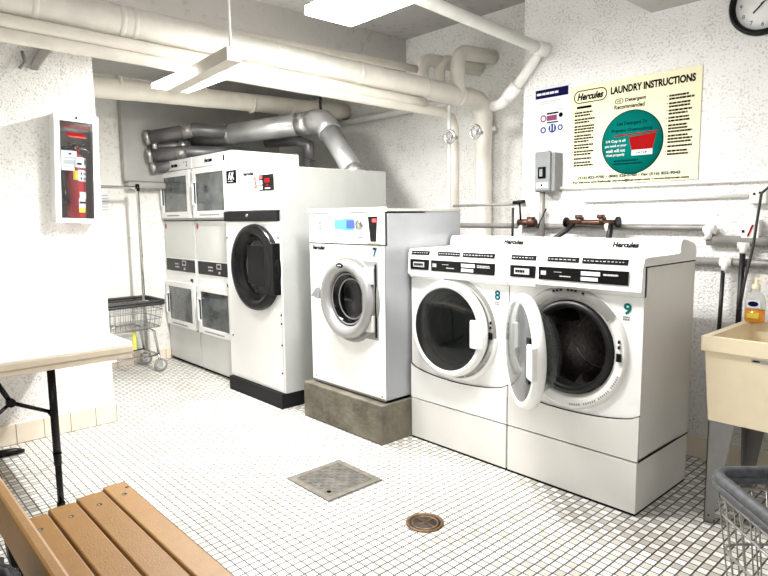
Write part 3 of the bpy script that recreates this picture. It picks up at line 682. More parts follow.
# ------------------------------------------------------------------ washer 7 on concrete plinth
cb = MB().m(CONC).box(-3.305, -2.526, 2.276, 3.02, 0, .236, .006).build('concrete_plinth')
tag(cb, 'rough grey concrete block under washer 7', 'plinth')
Y7 = 2.325; a, b = -3.262, -2.540
e = thing('washer', 'hard-mount washer numbered 7 with silver porthole, standing on the concrete block', 'washing machine', (-2.9, 2.6, .236), 'front-loading washers')
c7 = (-2.850, Y7, .829)
MB().m(GREYSIDE).box(a, b, Y7+.33, 2.98, .245, 1.352).box(a, a+.008, Y7+.006, Y7+.33, .245, 1.352).box(b-.008, b, Y7+.006, Y7+.33, .245, 1.352).box(a, b, Y7+.006, Y7+.33, .245, .255).box(a, b, Y7+.006, Y7+.33, 1.342, 1.352).build('cabinet', parent=e)
MB().m(WHITE).plate_hole(a, b, .26, 1.160, c7[0], c7[2], .20, Y7).build('front_panel', parent=e)
MB().m(LIDG).box(a-.004, b+.004, Y7+.02, 2.985, 1.352, 1.368, .003).m(WHITE).box(a-.004, b+.004, Y7-.008, Y7+.02, 1.35, 1.376, .003).build('lid', parent=e)
MB().m(BLACKM).box(a+.02, b-.02, Y7+.03, 2.95, .236, .247).build('base_plinth', parent=e)
drum(e, c7[0], c7[2], Y7, .165, .30, .03)
MB().m(WHITE).hexa([(a+.01, Y7-.008, 1.165), (b, Y7-.008, 1.165), (b, Y7+.02, 1.165), (a+.01, Y7+.02, 1.165)], [(a+.012, Y7-.004, 1.347), (b, Y7-.004, 1.347), (b, Y7+.02, 1.347), (a+.012, Y7+.02, 1.347)]).build('console', parent=e)
MB().m(BLACK).box(a, b, Y7-.001, Y7+.02, 1.158, 1.166).box(a, b, Y7-.004, Y7+.02, 1.346, 1.351).build('seam', parent=e)
yk = Y7-.008
t = MB().m(LCYAN).box(-2.985, -2.90, yk-.002, yk+.01, 1.252, 1.308).box(-2.90, -2.80, yk-.0015, yk+.01, 1.245, 1.315).m(LGREY2).box(-2.80, -2.70, yk-.0015, yk+.01, 1.245, 1.312)
sc = t.build('control_display', parent=e)
MB().m(LBLUE).box(-2.865, -2.79, yk-.004, yk, 1.258, 1.305).build('screen', parent=sc)
MB().m(CHROME).lathe([(0, .012), (.026, .012), (.032, 0)], (-2.745, yk, 1.278), (0,-1,0), 24, sz=1.1).build('dial', parent=sc)
t = MB().m(SALMON); bars(t, -2.99, -2.83, 1.205, 1.218, yk-.004, 1, words=8); t.m(GINK); bars(t, -2.97, -2.87, 1.232, 1.24, yk-.002, 1, words=6); bars(t, -2.99, -2.84, 1.19, 1.2, yk-.005, 1, words=8); t.box(-2.76, -2.72, yk-.005, yk, 1.20, 1.208)
for z in (1.30, 1.285, 1.27, 1.255): t.box(-3.15, -3.125, yk-.004, yk+.01, z-.003, z+.003)
t.m(GINKL); bars(t, -3.21, -2.70, 1.318, 1.326, yk+.005, 1, words=25)
t.build('fine_print', parent=e)
cs = MB().m(WHITE).box(-2.682, -2.560, yk-.012, yk+.01, 1.172, 1.334, .004).build('coin_slot', parent=e)
MB().m(BLACK).prism([(-2.655, yk-.0125, 1.325), (-2.575, yk-.0125, 1.325), (-2.588, yk-.0125, 1.182), (-2.635, yk-.0125, 1.182)], (0, -.002, 0)).build('slot_plate', parent=cs)
MB().m(LRED).box(-2.615, -2.58, yk-.017, yk-.0145, 1.292, 1.312).build('red_display', parent=cs)
text('Hercules', -3.165, 1.132, .028, .135, Y7-.002, 'logo_lettering', INK, e, shear=.3, bold=.06)
text('7', -2.622, 1.118, .055, .034, Y7-.002, 'number', TEALN, e, bold=.05)
t = MB().m(GINKL); bars(t, -2.64, -2.60, 1.062, 1.084, Y7-.002, 2, words=2); t.build('fine_print', parent=e)
dr = MB().m(SILVER).lathe([(.232, .01), (.240, .03), (.235, .055), (.215, .068), (.185, .06), (.170, .04), (.165, .015)], c7, (0,-1,0), 64)
do = dr.build('door', parent=e)
MB().m(BAND).lathe([(.266, 0), (.262, .008), (.246, .012), (.232, .012)], c7, (0,-1,0), 64).build('door_surround', parent=do)
MB().m(SMOKE).lathe([(.166, .02), (.15, .0), (.10, -.03), (0, -.04)], c7, (0,-1,0), 48).build('door_glass', parent=do)
MB().m(GINK).lathe([(.150, .022), (.156, .026), (.160, .022)], c7, (0,-1,0), 48).lathe([(.118, .0), (.124, .004), (.128, .0)], (c7[0]+.01, c7[1], c7[2]), (0,-1,0), 48).build('inner_ring', parent=do)
MB().m(GINK).box(-2.74, -2.598, Y7-.006, Y7+.002, .605, 1.068, .003).m(LGREY2).box(-2.70, -2.622, Y7-.03, Y7-.006, .93, 1.03, .006).box(-2.70, -2.622, Y7-.03, Y7-.006, .65, .75, .006).m(BLACK).box(-2.615, -2.604, Y7-.012, Y7-.006, .62, 1.05).build('hinge', parent=do)
MB().m(SILVER).tube([(-3.07, Y7-.01, .87), (-3.115, Y7-.05, .86), (-3.135, Y7-.06, .84)], .014, 10).m(GINK).prism([(-3.16, Y7-.075, .83), (-3.085, Y7-.075, .815), (-3.10, Y7-.075, .885)], (0, .03, 0)).build('handle', parent=do)
MB().m(BLACK).lathe([(0, .0035), (.03, .0035), (.033, 0)], (-2.87, Y7-.066, 1.035), (0,-1,0), 24, sz=.45).m(GINKL).box(-2.888, -2.852, Y7-.0705, Y7-.0695, 1.031, 1.038).build('badge', parent=do)
MB().m(GINK).lathe([(0, .004), (.006, .004)], (-2.57, Y7, .275), (0,-1,0), 8).lathe([(0, .004), (.006, .004)], (-3.22, Y7, .285), (0,-1,0), 8).build('screw', parent=e)

# ------------------------------------------------------------------ washers 8 and 9
YF = 2.52
def make_washer(a, b, num, label, body, opened):
    w = b-a; cx = (a+b)/2
    e = thing('washer', label, 'washing machine', (cx, 2.78, 0), 'front-loading washers')
    # pedestal
    MB().m(PEDE).box(a+.002, b-.002, YF-.010, 3.055, .010, .241, .002).build('pedestal', parent=e)
    MB().m(BLACKM).box(a+.003, b-.003, YF-.008, 3.05, 0, .011).build('base_plinth', parent=e)
    # cabinet sides/back
    t = MB().m(body)
    t.box(a, b, 2.92, 3.05, .25, 1.10)
    for s_ in (a, b-.006): t.box(s_, s_+.006, YF+.004, 2.92, .25, 1.10)
    t.box(a, b, YF+.004, 2.92, .25, .256)
    t.build('cabinet', parent=e)
    c = (cx-.005, YF, .705)
    # front panel, slightly bowed lower apron
    t = MB().m(WHITE).plate_hole(a, b, .39, .985, c[0], c[2], .225, YF)
    t.build('front_panel', parent=e)
    ap = MB().m(PEDE if opened else WHITE)
    n = 20; vt, vb_ = [], []
    for i in range(n+1):
        s_ = i/n; x = a+w*s_; z = .452-.052*math.sin(PI*s_)**.55
        vt.append((x, z))
    ap_t = [ap.bm.verts.new((x, YF-.009, z)) for x, z in vt]; ap_b = [ap.bm.verts.new((x, YF-.009, .248)) for x, z in vt]; ap_t2 = [ap.bm.verts.new((x, YF+.004, z)) for x, z in vt]; ap_b2 = [ap.bm.verts.new((x, YF+.004, .252)) for x, z in vt]
    for i in range(n): ap._f([ap_b[i], ap_b[i+1], ap_t[i+1], ap_t[i]]); ap._f([ap_t[i], ap_t[i+1], ap_t2[i+1], ap_t2[i]]); ap._f([ap_b[i], ap_b[i+1], ap_b2[i+1], ap_b2[i]])
    ap.build('lower_panel', parent=e)
    sm_ = MB().m(BLACK)
    for i in range(n):
        (x0, z0), (x1, z1) = vt[i], vt[i+1]
        sm_.hexa([(x0, YF-.0075, z0-.001), (x1, YF-.0075, z1-.001), (x1, YF+.003, z1-.001), (x0, YF+.003, z0-.001)], [(x0, YF-.0075, z0+.004), (x1, YF-.0075, z1+.004), (x1, YF+.003, z1+.004), (x0, YF+.003, z0+.004)])
    sm_.box(a+.004, b-.004, YF-.001, YF+.01, .243, .251)
    sm_.box(b-.001, b+.0012, YF+.0, 3.05, 1.094, 1.100).box(b-.001, b+.0012, YF+.0, 3.05, .243, .251)
    sm_.build('seam', parent=e)
    # console
    t = MB().m(WHITE).hexa([(a, YF-.03, .993), (b, YF-.03, .993), (b, YF+.02, .993), (a, YF+.02, .993)], [(a, YF-.022, 1.10), (b, YF-.022, 1.10), (b, YF+.02, 1.10), (a, YF+.02, 1.10)])
    t.hexa([(a, YF-.004, .968), (b, YF-.004, .968), (b, YF+.02, .968), (a, YF+.02, .968)], [(a, YF-.03, .993), (b, YF-.03, .993), (b, YF+.02, .993), (a, YF+.02, .993)])
    t.build('console', parent=e)
    yc = YF-.029
    MB().m(BLACK).box(a+.022, a+.166, yc-.004, yc+.008, 1.020, 1.078, .002).build('coin_display', parent=e)
    t = MB().m(GINKL).box(a+.048, a+.135, yc-.0055, yc-.004, 1.035, 1.064); t.m(BLACK); bars(t, a+.055, a+.130, 1.04, 1.059, yc-.0055, 1, words=4, fill=.7); t.build('badge', parent=e)
    dp = MB().m(BLACK).box(a+.186, a+.626, yc-.004, yc+.008, 1.018, 1.078, .002).build('control_display', parent=e)
    t = MB().m(PAPER).box(a+.408, a+.50, yc-.0055, yc-.004, 1.050, 1.068).box(a+.408, a+.49, yc-.0055, yc-.004, 1.026, 1.042).m(GINKL).box(a+.20, a+.228, yc-.0055, yc-.004, 1.04, 1.06)
    bars(t, a+.30, a+.36, 1.034, 1.044, yc-.004, 1, words=3); bars(t, a+.27, a+.32, 1.054, 1.06, yc-.004, 1, words=3); t.m(LGREY2); bars(t, a+.515, a+.60, 1.05, 1.066, yc-.004, 2 if not opened else 1, words=5); t.build('buttons', parent=dp)
    t = MB().m(LGREY2).box(a+.020, a+.172, YF-.034, YF-.02, .978, 1.000, .003).build('coin_ledge', parent=e)
    # lid
    prof = [(YF-.022, 1.102), (YF-.012, 1.132), (YF+.02, 1.137), (2.80, 1.138), (2.865, 1.142), (2.872, 1.188), (2.89, 1.202), (2.93, 1.20), (3.03, 1.178), (3.05, 1.16), (3.05, 1.10), (YF-.02, 1.10)]
    t = MB().m(WHITE); t.prism([(a-.002, y_, z_) for y_, z_ in prof], (w+.004, 0, 0)); ld = t.build('lid', parent=e)
    # labels along the front edge of the lid
    t = MB()
    def lab(x0, x1, z0, z1):
        f = lambda z: YF-.022+(z-1.102)/3-.0015
        t.m(PLAQUE).poly([(x0, f(z0), z0), (x1, f(z0), z0), (x1, f(z1), z1), (x0, f(z1), z1)])
        g_ = (z0+z1)/2; x = x0+.008
        while x < x1-.012:
            q = random.uniform(.006, .016); t.m(GINKL).poly([(x, f(g_-.0016)-.0008, g_-.0016), (x+q, f(g_-.0016)-.0008, g_-.0016), (x+q, f(g_+.0016)-.0008, g_+.0016), (x, f(g_+.0016)-.0008, g_+.0016)]); x += q+.008
    lab(a+.02, a+.165, 1.104, 1.127); lab(a+.225, a+.39, 1.104, 1.127); lab(a+.405, a+.62, 1.103, 1.1275)
    t.build('instruction_label', parent=e)
    # logo on the raised rear slope of the lid
    o = text('Hercules', cx+(.125 if num == '8' else .085), 1.172, .028, .135, 2.864, 'logo_lettering', INK, e, shear=.3, bold=.05)
    t = MB().m(INK); oval(t, cx+(.125 if num == '8' else .085), 1.172, .165, .040, .0009, 2.865); t.build('logo_outline', parent=e)
    text(num, b-.070, .914, .052, .036, YF-.0015, 'number', TEALN if num == '8' else TEAL, e, bold=.035)
    t = MB().m(GINK); bars(t, b-.09, b-.05, .862, .883, YF-.0006, 2, words=3, fill=.7); t.build('fine_print', parent=e)
    # surround
    MB().m(WHITE if not opened else WHITE9).lathe([(.292, 0), (.288, .010), (.274, .014)], c, (0,-1,0), 64).m(SGREY if not opened else WHITE9).lathe([(.274, .014), (.25, .010), (.225, 0), (.222, -.03)], c, (0,-1,0), 64).build('door_surround', parent=e)  # closed washer's inner slope is greyer: recess shade in the colour
    if opened: MB().m(BAND).lathe([(.290, .0145), (.272, .019), (.240, .0125)], c, (0,-1,0), 40, a0=.62, a1=2.5).build('surround_top_shade', parent=e)  # console shadow painted as a dark arc on the surround
    if opened:
        for k in (-4, -3, -2, 0, 1, 2, 4):
            an = PI/2-k*.07; MB().m(INK).box(c[0]+.272*math.cos(an)-.006, c[0]+.272*math.cos(an)+.006, YF-.0205, YF-.0185, c[2]+.272*math.sin(an)-.005, c[2]+.272*math.sin(an)+.004).build('printed_mark', parent=e)
    else: MB().m(BAND).lathe([(.286, .0125), (.272, .0155), (.262, .0135)], c, (0,-1,0), 40, a0=1.3, a1=3.2).build('shadow_gap', parent=e)  # dark arc painted in for the shade between ring and surround
    t = MB().m(BLACK).box(c[0]+.242, c[0]+.262, YF-.022, YF-.008, .68, .715)
    t.build('door_latch', parent=e)
    for z_ in (.742, .767): MB().m(BLACK).box(c[0]+.247, c[0]+.254, YF-.02, YF-.012, z_-.007, z_+.007).build('printed_mark', parent=e)
    ink = MB().m(GINK)
    for k in range(26):
        an = -.35-k*.045; r0, r1 = .262, .272
        ca, sa = math.cos(an), math.sin(an); ca2, sa2 = math.cos(an-.028), math.sin(an-.028)
        if k % 7 == 6: continue
        ink.poly([(c[0]+r0*ca, YF-.0175, c[2]+r0*sa), (c[0]+r1*ca, YF-.0175, c[2]+r1*sa), (c[0]+r1*ca2, YF-.0175, c[2]+r1*sa2), (c[0]+r0*ca2, YF-.0175, c[2]+r0*sa2)])
    ink.build('printed_ring', parent=e)
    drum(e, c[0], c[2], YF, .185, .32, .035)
    return e, c
def door_parts(parent, c, ang, hinge):
    """ring door built closed at c, swung about the vertical hinge line"""
    X = Matrix.Translation(hinge) @ Matrix.Rotation(-ang, 4, 'Z') @ Matrix.Translation(-Vector(hinge))
    dr = MB().m(WHITE).lathe([(.225, .012), (.258, .016), (.266, .035), (.262, .058), (.246, .069), (.229, .066), (.222, .050), (.205, .018), (.225, .012)], c, (0,-1,0), 64, )
    do = dr.build('door', parent=parent, xf=X)
    MB().m(SMOKE if ang == 0 else GLASSO).lathe([(0, .074), (.10, .073), (.19, .070), (.230, .064)], c, (0,-1,0), 48).build('door_glass', parent=do, xf=X)
    t = MB().m(BLACK).box(c[0]+.150, c[0]+.205, c[1]-.074, c[1]-.05, c[2]-.085, c[2]+.075, .004) if ang == 0 else MB().m(BLACK).box(c[0]+.155, c[0]+.20, c[1]-.074, c[1]-.05, c[2]-.10, c[2]+.10, .004)
    t.m(WHITE).box(c[0]+.182, c[0]+.262, c[1]-.082, c[1]-.056, c[2]-.075, c[2]+.075, .008)
    t.build('handle', parent=do, xf=X)
    ink = MB().m(GINK)
    for k in range(16):
        an = 1.35-k*.04; r0, r1 = .240, .246; ca, sa, c2, s2 = math.cos(an), math.sin(an), math.cos(an-.026), math.sin(an-.026)
        ink.poly([(c[0]+r0*ca, c[1]-.0708, c[2]+r0*sa), (c[0]+r1*ca, c[1]-.0708, c[2]+r1*sa), (c[0]+r1*c2, c[1]-.0708, c[2]+r1*s2), (c[0]+r0*c2, c[1]-.0708, c[2]+r0*s2)])
    ink.build('printed_ring', parent=do, xf=X)
    MB().m(BOWL if ang else SMOKE).lathe([(.205, .02), (.196, -.02), (.165, -.075), (.12, -.10), (0, -.105)], c, (0,-1,0), 48).build('glass_bowl', parent=do, xf=X)
    return do
e8, c8 = make_washer(-2.520, -1.826, '8', 'white front loader numbered 8 with its round door closed', GREYSIDE, False)
door_parts(e8, (c8[0]-.02, c8[1]+.0, c8[2]), 0, (-2.45, YF, .7))
e9, c9 = make_washer(-1.820, -1.136, '9', 'white front loader numbered 9 with its round glass door open', WHITE9, True)
door_parts(e9, (c9[0]-.045, YF, .70), math.radians(39), (-1.795, YF-.03, .7))

# ------------------------------------------------------------------ floor fittings
fc = thing('access_cover', 'square steel access cover set in the tiled floor', 'floor cover', (-2.37, 1.8, 0))
x0, x1, y0, y1 = -2.535, -2.185, 1.625, 1.965
t = MB().m(IRONF).box(x0, x1, y0, y0+.035, 0, .006).box(x0, x1, y1-.035, y1, 0, .006).box(x0, x0+.035, y0+.035, y1-.035, 0, .006).box(x1-.035, x1, y0+.035, y1-.035, 0, .006)
t.build('frame', parent=fc)
t = MB().m(IRON).box(x0+.039, x1-.039, y0+.039, y1-.039, 0, .005)
for i in range(11):
    for j in range(11):
        x, y = x0+.055+i*.0238, y0+.053+j*.023; s_ = .006; k = 1 if (i+j) % 2 else -1
        t.hexa([(x-s_, y-k*s_-.0015, .004), (x+s_, y+k*s_-.0015, .004), (x+s_, y+k*s_+.0015, .004), (x-s_, y-k*s_+.0015, .004)], [(x-s_, y-k*s_-.0015, .0065), (x+s_, y+k*s_-.0015, .0065), (x+s_, y+k*s_+.0015, .0065), (x-s_, y-k*s_+.0015, .0065)])
t.m(INK).lathe([(0, .0072), (.011, .0072), (.011, .004)], (x1-.075, y0+.06, 0), (0,0,1), 12)
t.build('plate', parent=fc)
MB().m(RUST).box(x0+.035, x1-.035, y0+.034, y0+.0395, 0, .0055).box(x0+.035, x1-.035, y1-.0395, y1-.034, 0, .0055).box(x0+.034, x0+.0395, y0+.035, y1-.035, 0, .0055).box(x1-.0395, x1-.034, y0+.035, y1-.035, 0, .0055).build('rust_edge', parent=fc)
dn = thing('floor_drain', 'round rusty floor drain near the washers', 'drain', (-1.737, 1.808, 0))
c = (-1.737, 1.808, 0)
MB().m(RUST).lathe([(.083, 0), (.083, .005), (.070, .006), (.068, .001)], c, (0,0,1), 40).lathe([(.060, .001), (.058, .0045), (.053, .0045), (.051, .001)], c, (0,0,1), 40).box(c[0]-.052, c[0]+.052, c[1]-.003, c[1]+.003, .001, .0048).box(c[0]-.003, c[0]+.003, c[1]-.052, c[1]+.052, .001, .0048).build('rim', parent=dn)
MB().m(RUSTD).lathe([(0, .002), (.07, .002), (.07, 0)], c, (0,0,1), 40).build('grate', parent=dn)

# ------------------------------------------------------------------ fire extinguisher cabinet
XCF = -3.975
ec = thing('extinguisher_cabinet', 'white wall cabinet with a clear front holding a fire extinguisher', 'cabinet', (-4.03, 1.16, 1.30))
ya, yb, za, zb = 1.012, 1.250, 1.312, 1.945
t = MB().m(WHITE)
t.box(-4.09, XCF, ya, ya+.006, za, zb).box(-4.09, XCF, yb-.006, yb, za, zb).box(-4.09, XCF, ya, yb, za, za+.006).box(-4.09, XCF, ya, yb, zb-.006, zb).build('cabinet_body', parent=ec)
MB().m(CLIP).box(-4.089, -4.083, ya+.006, yb-.006, za+.006, zb-.006).build('back_panel', parent=ec)
fr = MB().m(WHITE).box(XCF, XCF+.012, ya-.004, ya+.026, za-.004, zb+.004).box(XCF, XCF+.012, yb-.028, yb+.004, za-.004, zb+.004).box(XCF, XCF+.012, ya+.025, yb-.027, za-.004, za+.022).box(XCF, XCF+.012, ya+.025, yb-.027, zb-.04, zb+.004).build('door_frame', parent=ec)
MB().m(PANE).box(XCF+.002, XCF+.005, ya+.025, yb-.027, za+.022, zb-.04).build('door_glass', parent=ec)
MB().m(INK).lathe([(0, .016), (.007, .016), (.007, .01)], (XCF, 1.13, zb-.018), (1,0,0), 12).build('screw', parent=ec)
text('FIRE EXTINGUISHER', 1.130, 1.875, .017, .145, XCF+.006, 'lettering', RED, ec, face='+X', bold=.02)
MB().m(SALMON).box(XCF+.005, XCF+.0058, 1.09, 1.185, 1.812, 1.821).m(RED).box(XCF+.0052, XCF+.0066, 1.075, 1.175, 1.822, 1.838).build('warning_strip', parent=ec)
fe = thing('fire_extinguisher', 'red fire extinguisher with white labels, standing inside the wall cabinet', 'fire extinguisher', (-4.033, 1.165, 1.31))
cc = (-4.03, 1.162, 1.31); Z_ = (0,0,1)
MB().m(REDP).lathe([(0, 0), (.052, 0), (.054, .01), (.054, .34), (.048, .385), (.03, .415), (.018, .425), (.018, .44), (0, .44)], cc, Z_, 32).build('cylinder', parent=fe)
MB().m(BLACK).tube([(-4.03, 1.162, 1.74), (-4.03, 1.162, 1.775)], .017, 12).box(-4.035, -4.02, 1.12, 1.215, 1.775, 1.787, .002).build('lever', parent=fe)
MB().m(CHROME).tube([(-4.03, 1.165, 1.765), (-4.03, 1.22, 1.755), (-4.03, 1.245, 1.735)], .006, 8).build('carry_handle', parent=fe)
MB().m(CHROME).lathe([(0, .012), (.016, .012), (.016, 0)], (-4.015, 1.168, 1.757), (1,0,0), 16).m(RED).lathe([(0, .0135), (.010, .0135)], (-4.015, 1.168, 1.757), (1,0,0), 16).build('pressure_gauge', parent=fe)
MB().m(BLACK).tube([(-4.03, 1.14, 1.76), (-4.02, 1.09, 1.75), (-4.01, 1.068, 1.70), (-4.0, 1.066, 1.6), (-3.995, 1.078, 1.52)], .008, 8).tube([(-3.995, 1.078, 1.52), (-3.99, 1.098, 1.42)], [.012, .016], 10).build('hose', parent=fe)
def wraplabel(mb, m_, a0, a1, z0, z1, r=.0555):
    mb.m(m_).lathe([(r, z0-1.31), (r, z1-1.31)], cc, Z_, 10, up=(1,0,0), a0=a0, a1=a1)
t = MB()
# u = Z x X = Y ; angle 90deg faces +X (the room)
wraplabel(t, PAPER, .35, 1.9, 1.64, 1.70); wraplabel(t, INK, 1.2, 1.7, 1.655, 1.668, .0562); wraplabel(t, TEALD, .55, .85, 1.66, 1.69, .0562)
wraplabel(t, PAPER, .35, 1.6, 1.56, 1.625); wraplabel(t, YELLOW, 1.62, 2.1, 1.565, 1.62)
for k in range(3):
    for j in range(2): wraplabel(t, INK, .5+.35*k, .68+.35*k, 1.567+.03*j, 1.583+.03*j, .0562)
wraplabel(t, PAPER, .55, 1.5, 1.455, 1.495); wraplabel(t, PAPER, .75, 1.6, 1.40, 1.455); wraplabel(t, INK, .78, 1.55, 1.425, 1.438, .0562); wraplabel(t, YELLOW, .75, 1.6, 1.372, 1.40)
t.build('label', parent=fe)
MB().m(PAPER).box(-3.9815, -3.980, 1.070, 1.155, 1.618, 1.735).m(INK).box(-3.980, -3.9795, 1.11, 1.125, 1.712, 1.722).m(GINKL).box(-3.980, -3.9795, 1.08, 1.145, 1.69, 1.698).box(-3.980, -3.9795, 1.08, 1.145, 1.655, 1.68).box(-3.980, -3.9795, 1.08, 1.145, 1.636, 1.642).build('service_tag', parent=fe)
ec.rotation_euler = (-.044, 0, 0); fe.rotation_euler = (-.044, 0, 0); fe.location.y -= .022
nt_ = board(1.80, 1.865, 1.41, 1.56, 0, PAPER, 'paper_notice', 'small paper notice with printed lines on the far wall beside the cabinet', 'notice')
bpy.data.objects.remove(nt_.children[0]); nt_.location = (XW, 1.83, 1.41); nt_['_o'] = [XW, 1.83, 1.41]
MB().m(PAPER).box(XW, XW+.002, 1.77, 1.87, 1.40, 1.56).build('sheet', parent=nt_)
t = MB().m(GINK)
for z in (1.54, 1.515, 1.49, 1.465, 1.44, 1.415): t.box(XW+.002, XW+.0026, 1.78, 1.86, z-.003, z+.002)
t.build('printed_lines', parent=nt_)
pb = MB().m(PIPEG).hexa([(-4.09, .96, 2.20), (-4.09, 1.0, 2.20), (-4.04, 1.0, 2.22), (-4.04, .96, 2.22)], [(-4.09, 1.02, 2.32), (-4.09, 1.08, 2.32), (-4.0, 1.08, 2.34), (-4.0, 1.02, 2.34)]).build('wall_bracket')
tag(pb, 'grey angled bracket at the top of the white column', 'bracket')
pipe([(-4.06, .90, 2.19), (-4.05, .93, 2.23), (-4.06, .92, 2.29)], .009, PIPEG, 'small bent pipe clip high on the white column', 8, 'pipe_clip', cat='clip')

# ------------------------------------------------------------------ folding table
ft = thing('folding_table', 'white plastic folding table with a thick tan edge and black legs', 'table', (-3.3, .4, 0))
t = MB().m(TABLE); t.box(-4.06, -2.925, -.80, 1.035, .722, .745, .008, )
t.build('tabletop', parent=ft)
MB().m(TEDGE).box(-4.06, -2.922, -.80, 1.038, .694, .726, .005).box(-4.05, -2.928, -.79, 1.032, .668, .695, .004).build('edge_band', parent=ft)
for x, yl in ((-3.02, .70), (-3.90, .30)):
    MB().m(BLACK).tube([(x, yl, .668), (x, yl, .20)], .0175, 14).tube([(x, yl, .26), (x, yl, .012)], .0145, 14).tube([(x, yl, .02), (x, yl, 0)], .018, 14).tube([(x, yl, .258), (x, yl, .25)], .019, 14).build('leg', parent=ft)
MB().m(BLACK).tube([(-3.02, .70, .66), (-3.90, .30, .66)], .012, 10).build('cross_bar', parent=ft)
MB().m(BLACK).tube([(-3.03, .535, .53), (-3.03, .47, .67)], .011, 10).tube([(-3.03, .535, .53), (-3.03, .695, .45)], .009, 10).tube([(-3.03, .535, .53), (-3.03, .42, .44), (-3.03, .2, .30)], .008, 10).tube([(-3.045, .535, .53), (-3.015, .535, .53)], .019, 14).tube([(-3.03, .68, .44), (-3.03, .70, .45)], .014, 10).build('brace', parent=ft)
fb = MB().m(BLACK).tube([(-3.9, -.2, .022), (-3.9, .60, .022), (-3.895, .69, .020), (-3.895, .735, .012)], [.022, .022, .020, .010], 12).build('floor_bar')
tag(fb, 'low black rounded foot bar lying on the tiles beneath the table', 'foot bar')

# ------------------------------------------------------------------ bench
bn = thing('slatted_bench', 'tan slatted bench with a back plank in the foreground', 'bench', (-1.3, .5, 0))
ang = math.radians(0)
ys = [(.335, .418), (.424, .503), (.509, .590), (.596, .668)]
for i, (y0, y1) in enumerate(ys):
    xe = -1.975-.021*i
    t = MB().m(WOOD if i < 3 else WOODL); t.box(xe, -.35, y0, y1, .422, .450, .005, )
    t.m(BLACK).lathe([(0, .0007), (.0075, .0007)], (xe+.10, (y0+y1)/2, .45), (0,0,1), 12)
    t.m(WIRE).lathe([(0, .0011), (.0045, .0011)], (xe+.102, (y0+y1)/2-.002, .45), (0,0,1), 10)
    if i == 3: t.m(BLACK).lathe([(0, .0007), (.006, .0007)], (xe+.055, y1-.012, .45), (0,0,1), 12)
    t.build('slat', parent=bn)
t = MB().m(WOODL); 
th = math.radians(14)
t.box(-2.02, -.2, .236, .264, .600, .706, .007)
t.build('back_plank', parent=bn)
for x in (-1.80, -.6):
    MB().m(BLACKM).box(x-.02, x+.02, .34, .64, .395, .4215).box(x-.02, x+.02, .59, .63, 0, .396).box(x-.02, x+.02, .30, .34, 0, .42).hexa([(x-.02, .285, .41), (x+.02, .285, .41), (x+.02, .305, .41), (x-.02, .305, .41)], [(x-.02, .262, .67), (x+.02, .262, .67), (x+.02, .280, .67), (x-.02, .280, .67)]).build('leg', parent=bn)
# ------------------------------------------------------------------ dark bag hanging behind the backrest
bg = thing('fabric_bag', 'dark grey fabric bag leaning behind the bench back plank', 'bag', (-1.15, .165, 0))
t = MB().m(FELT); t.sphere((-1.15, .165, .60), .12, (1.5, .4, 1.2), 24); 
for v in t.bm.verts: v.co += Vector((random.uniform(-.004, .004),)*3)
t.build('bag_body', parent=bg)
MB().m(BLACKM).tube(arc((-1.10, .165, .70), .05, 0, PI, (1,0,0), (0,0,1), 10), .010, 8).build('handle', parent=bg)
MB().m(FELT).box(-1.30, -1.00, .125, .205, 0, .56, .02).build('bag_base', parent=bg)

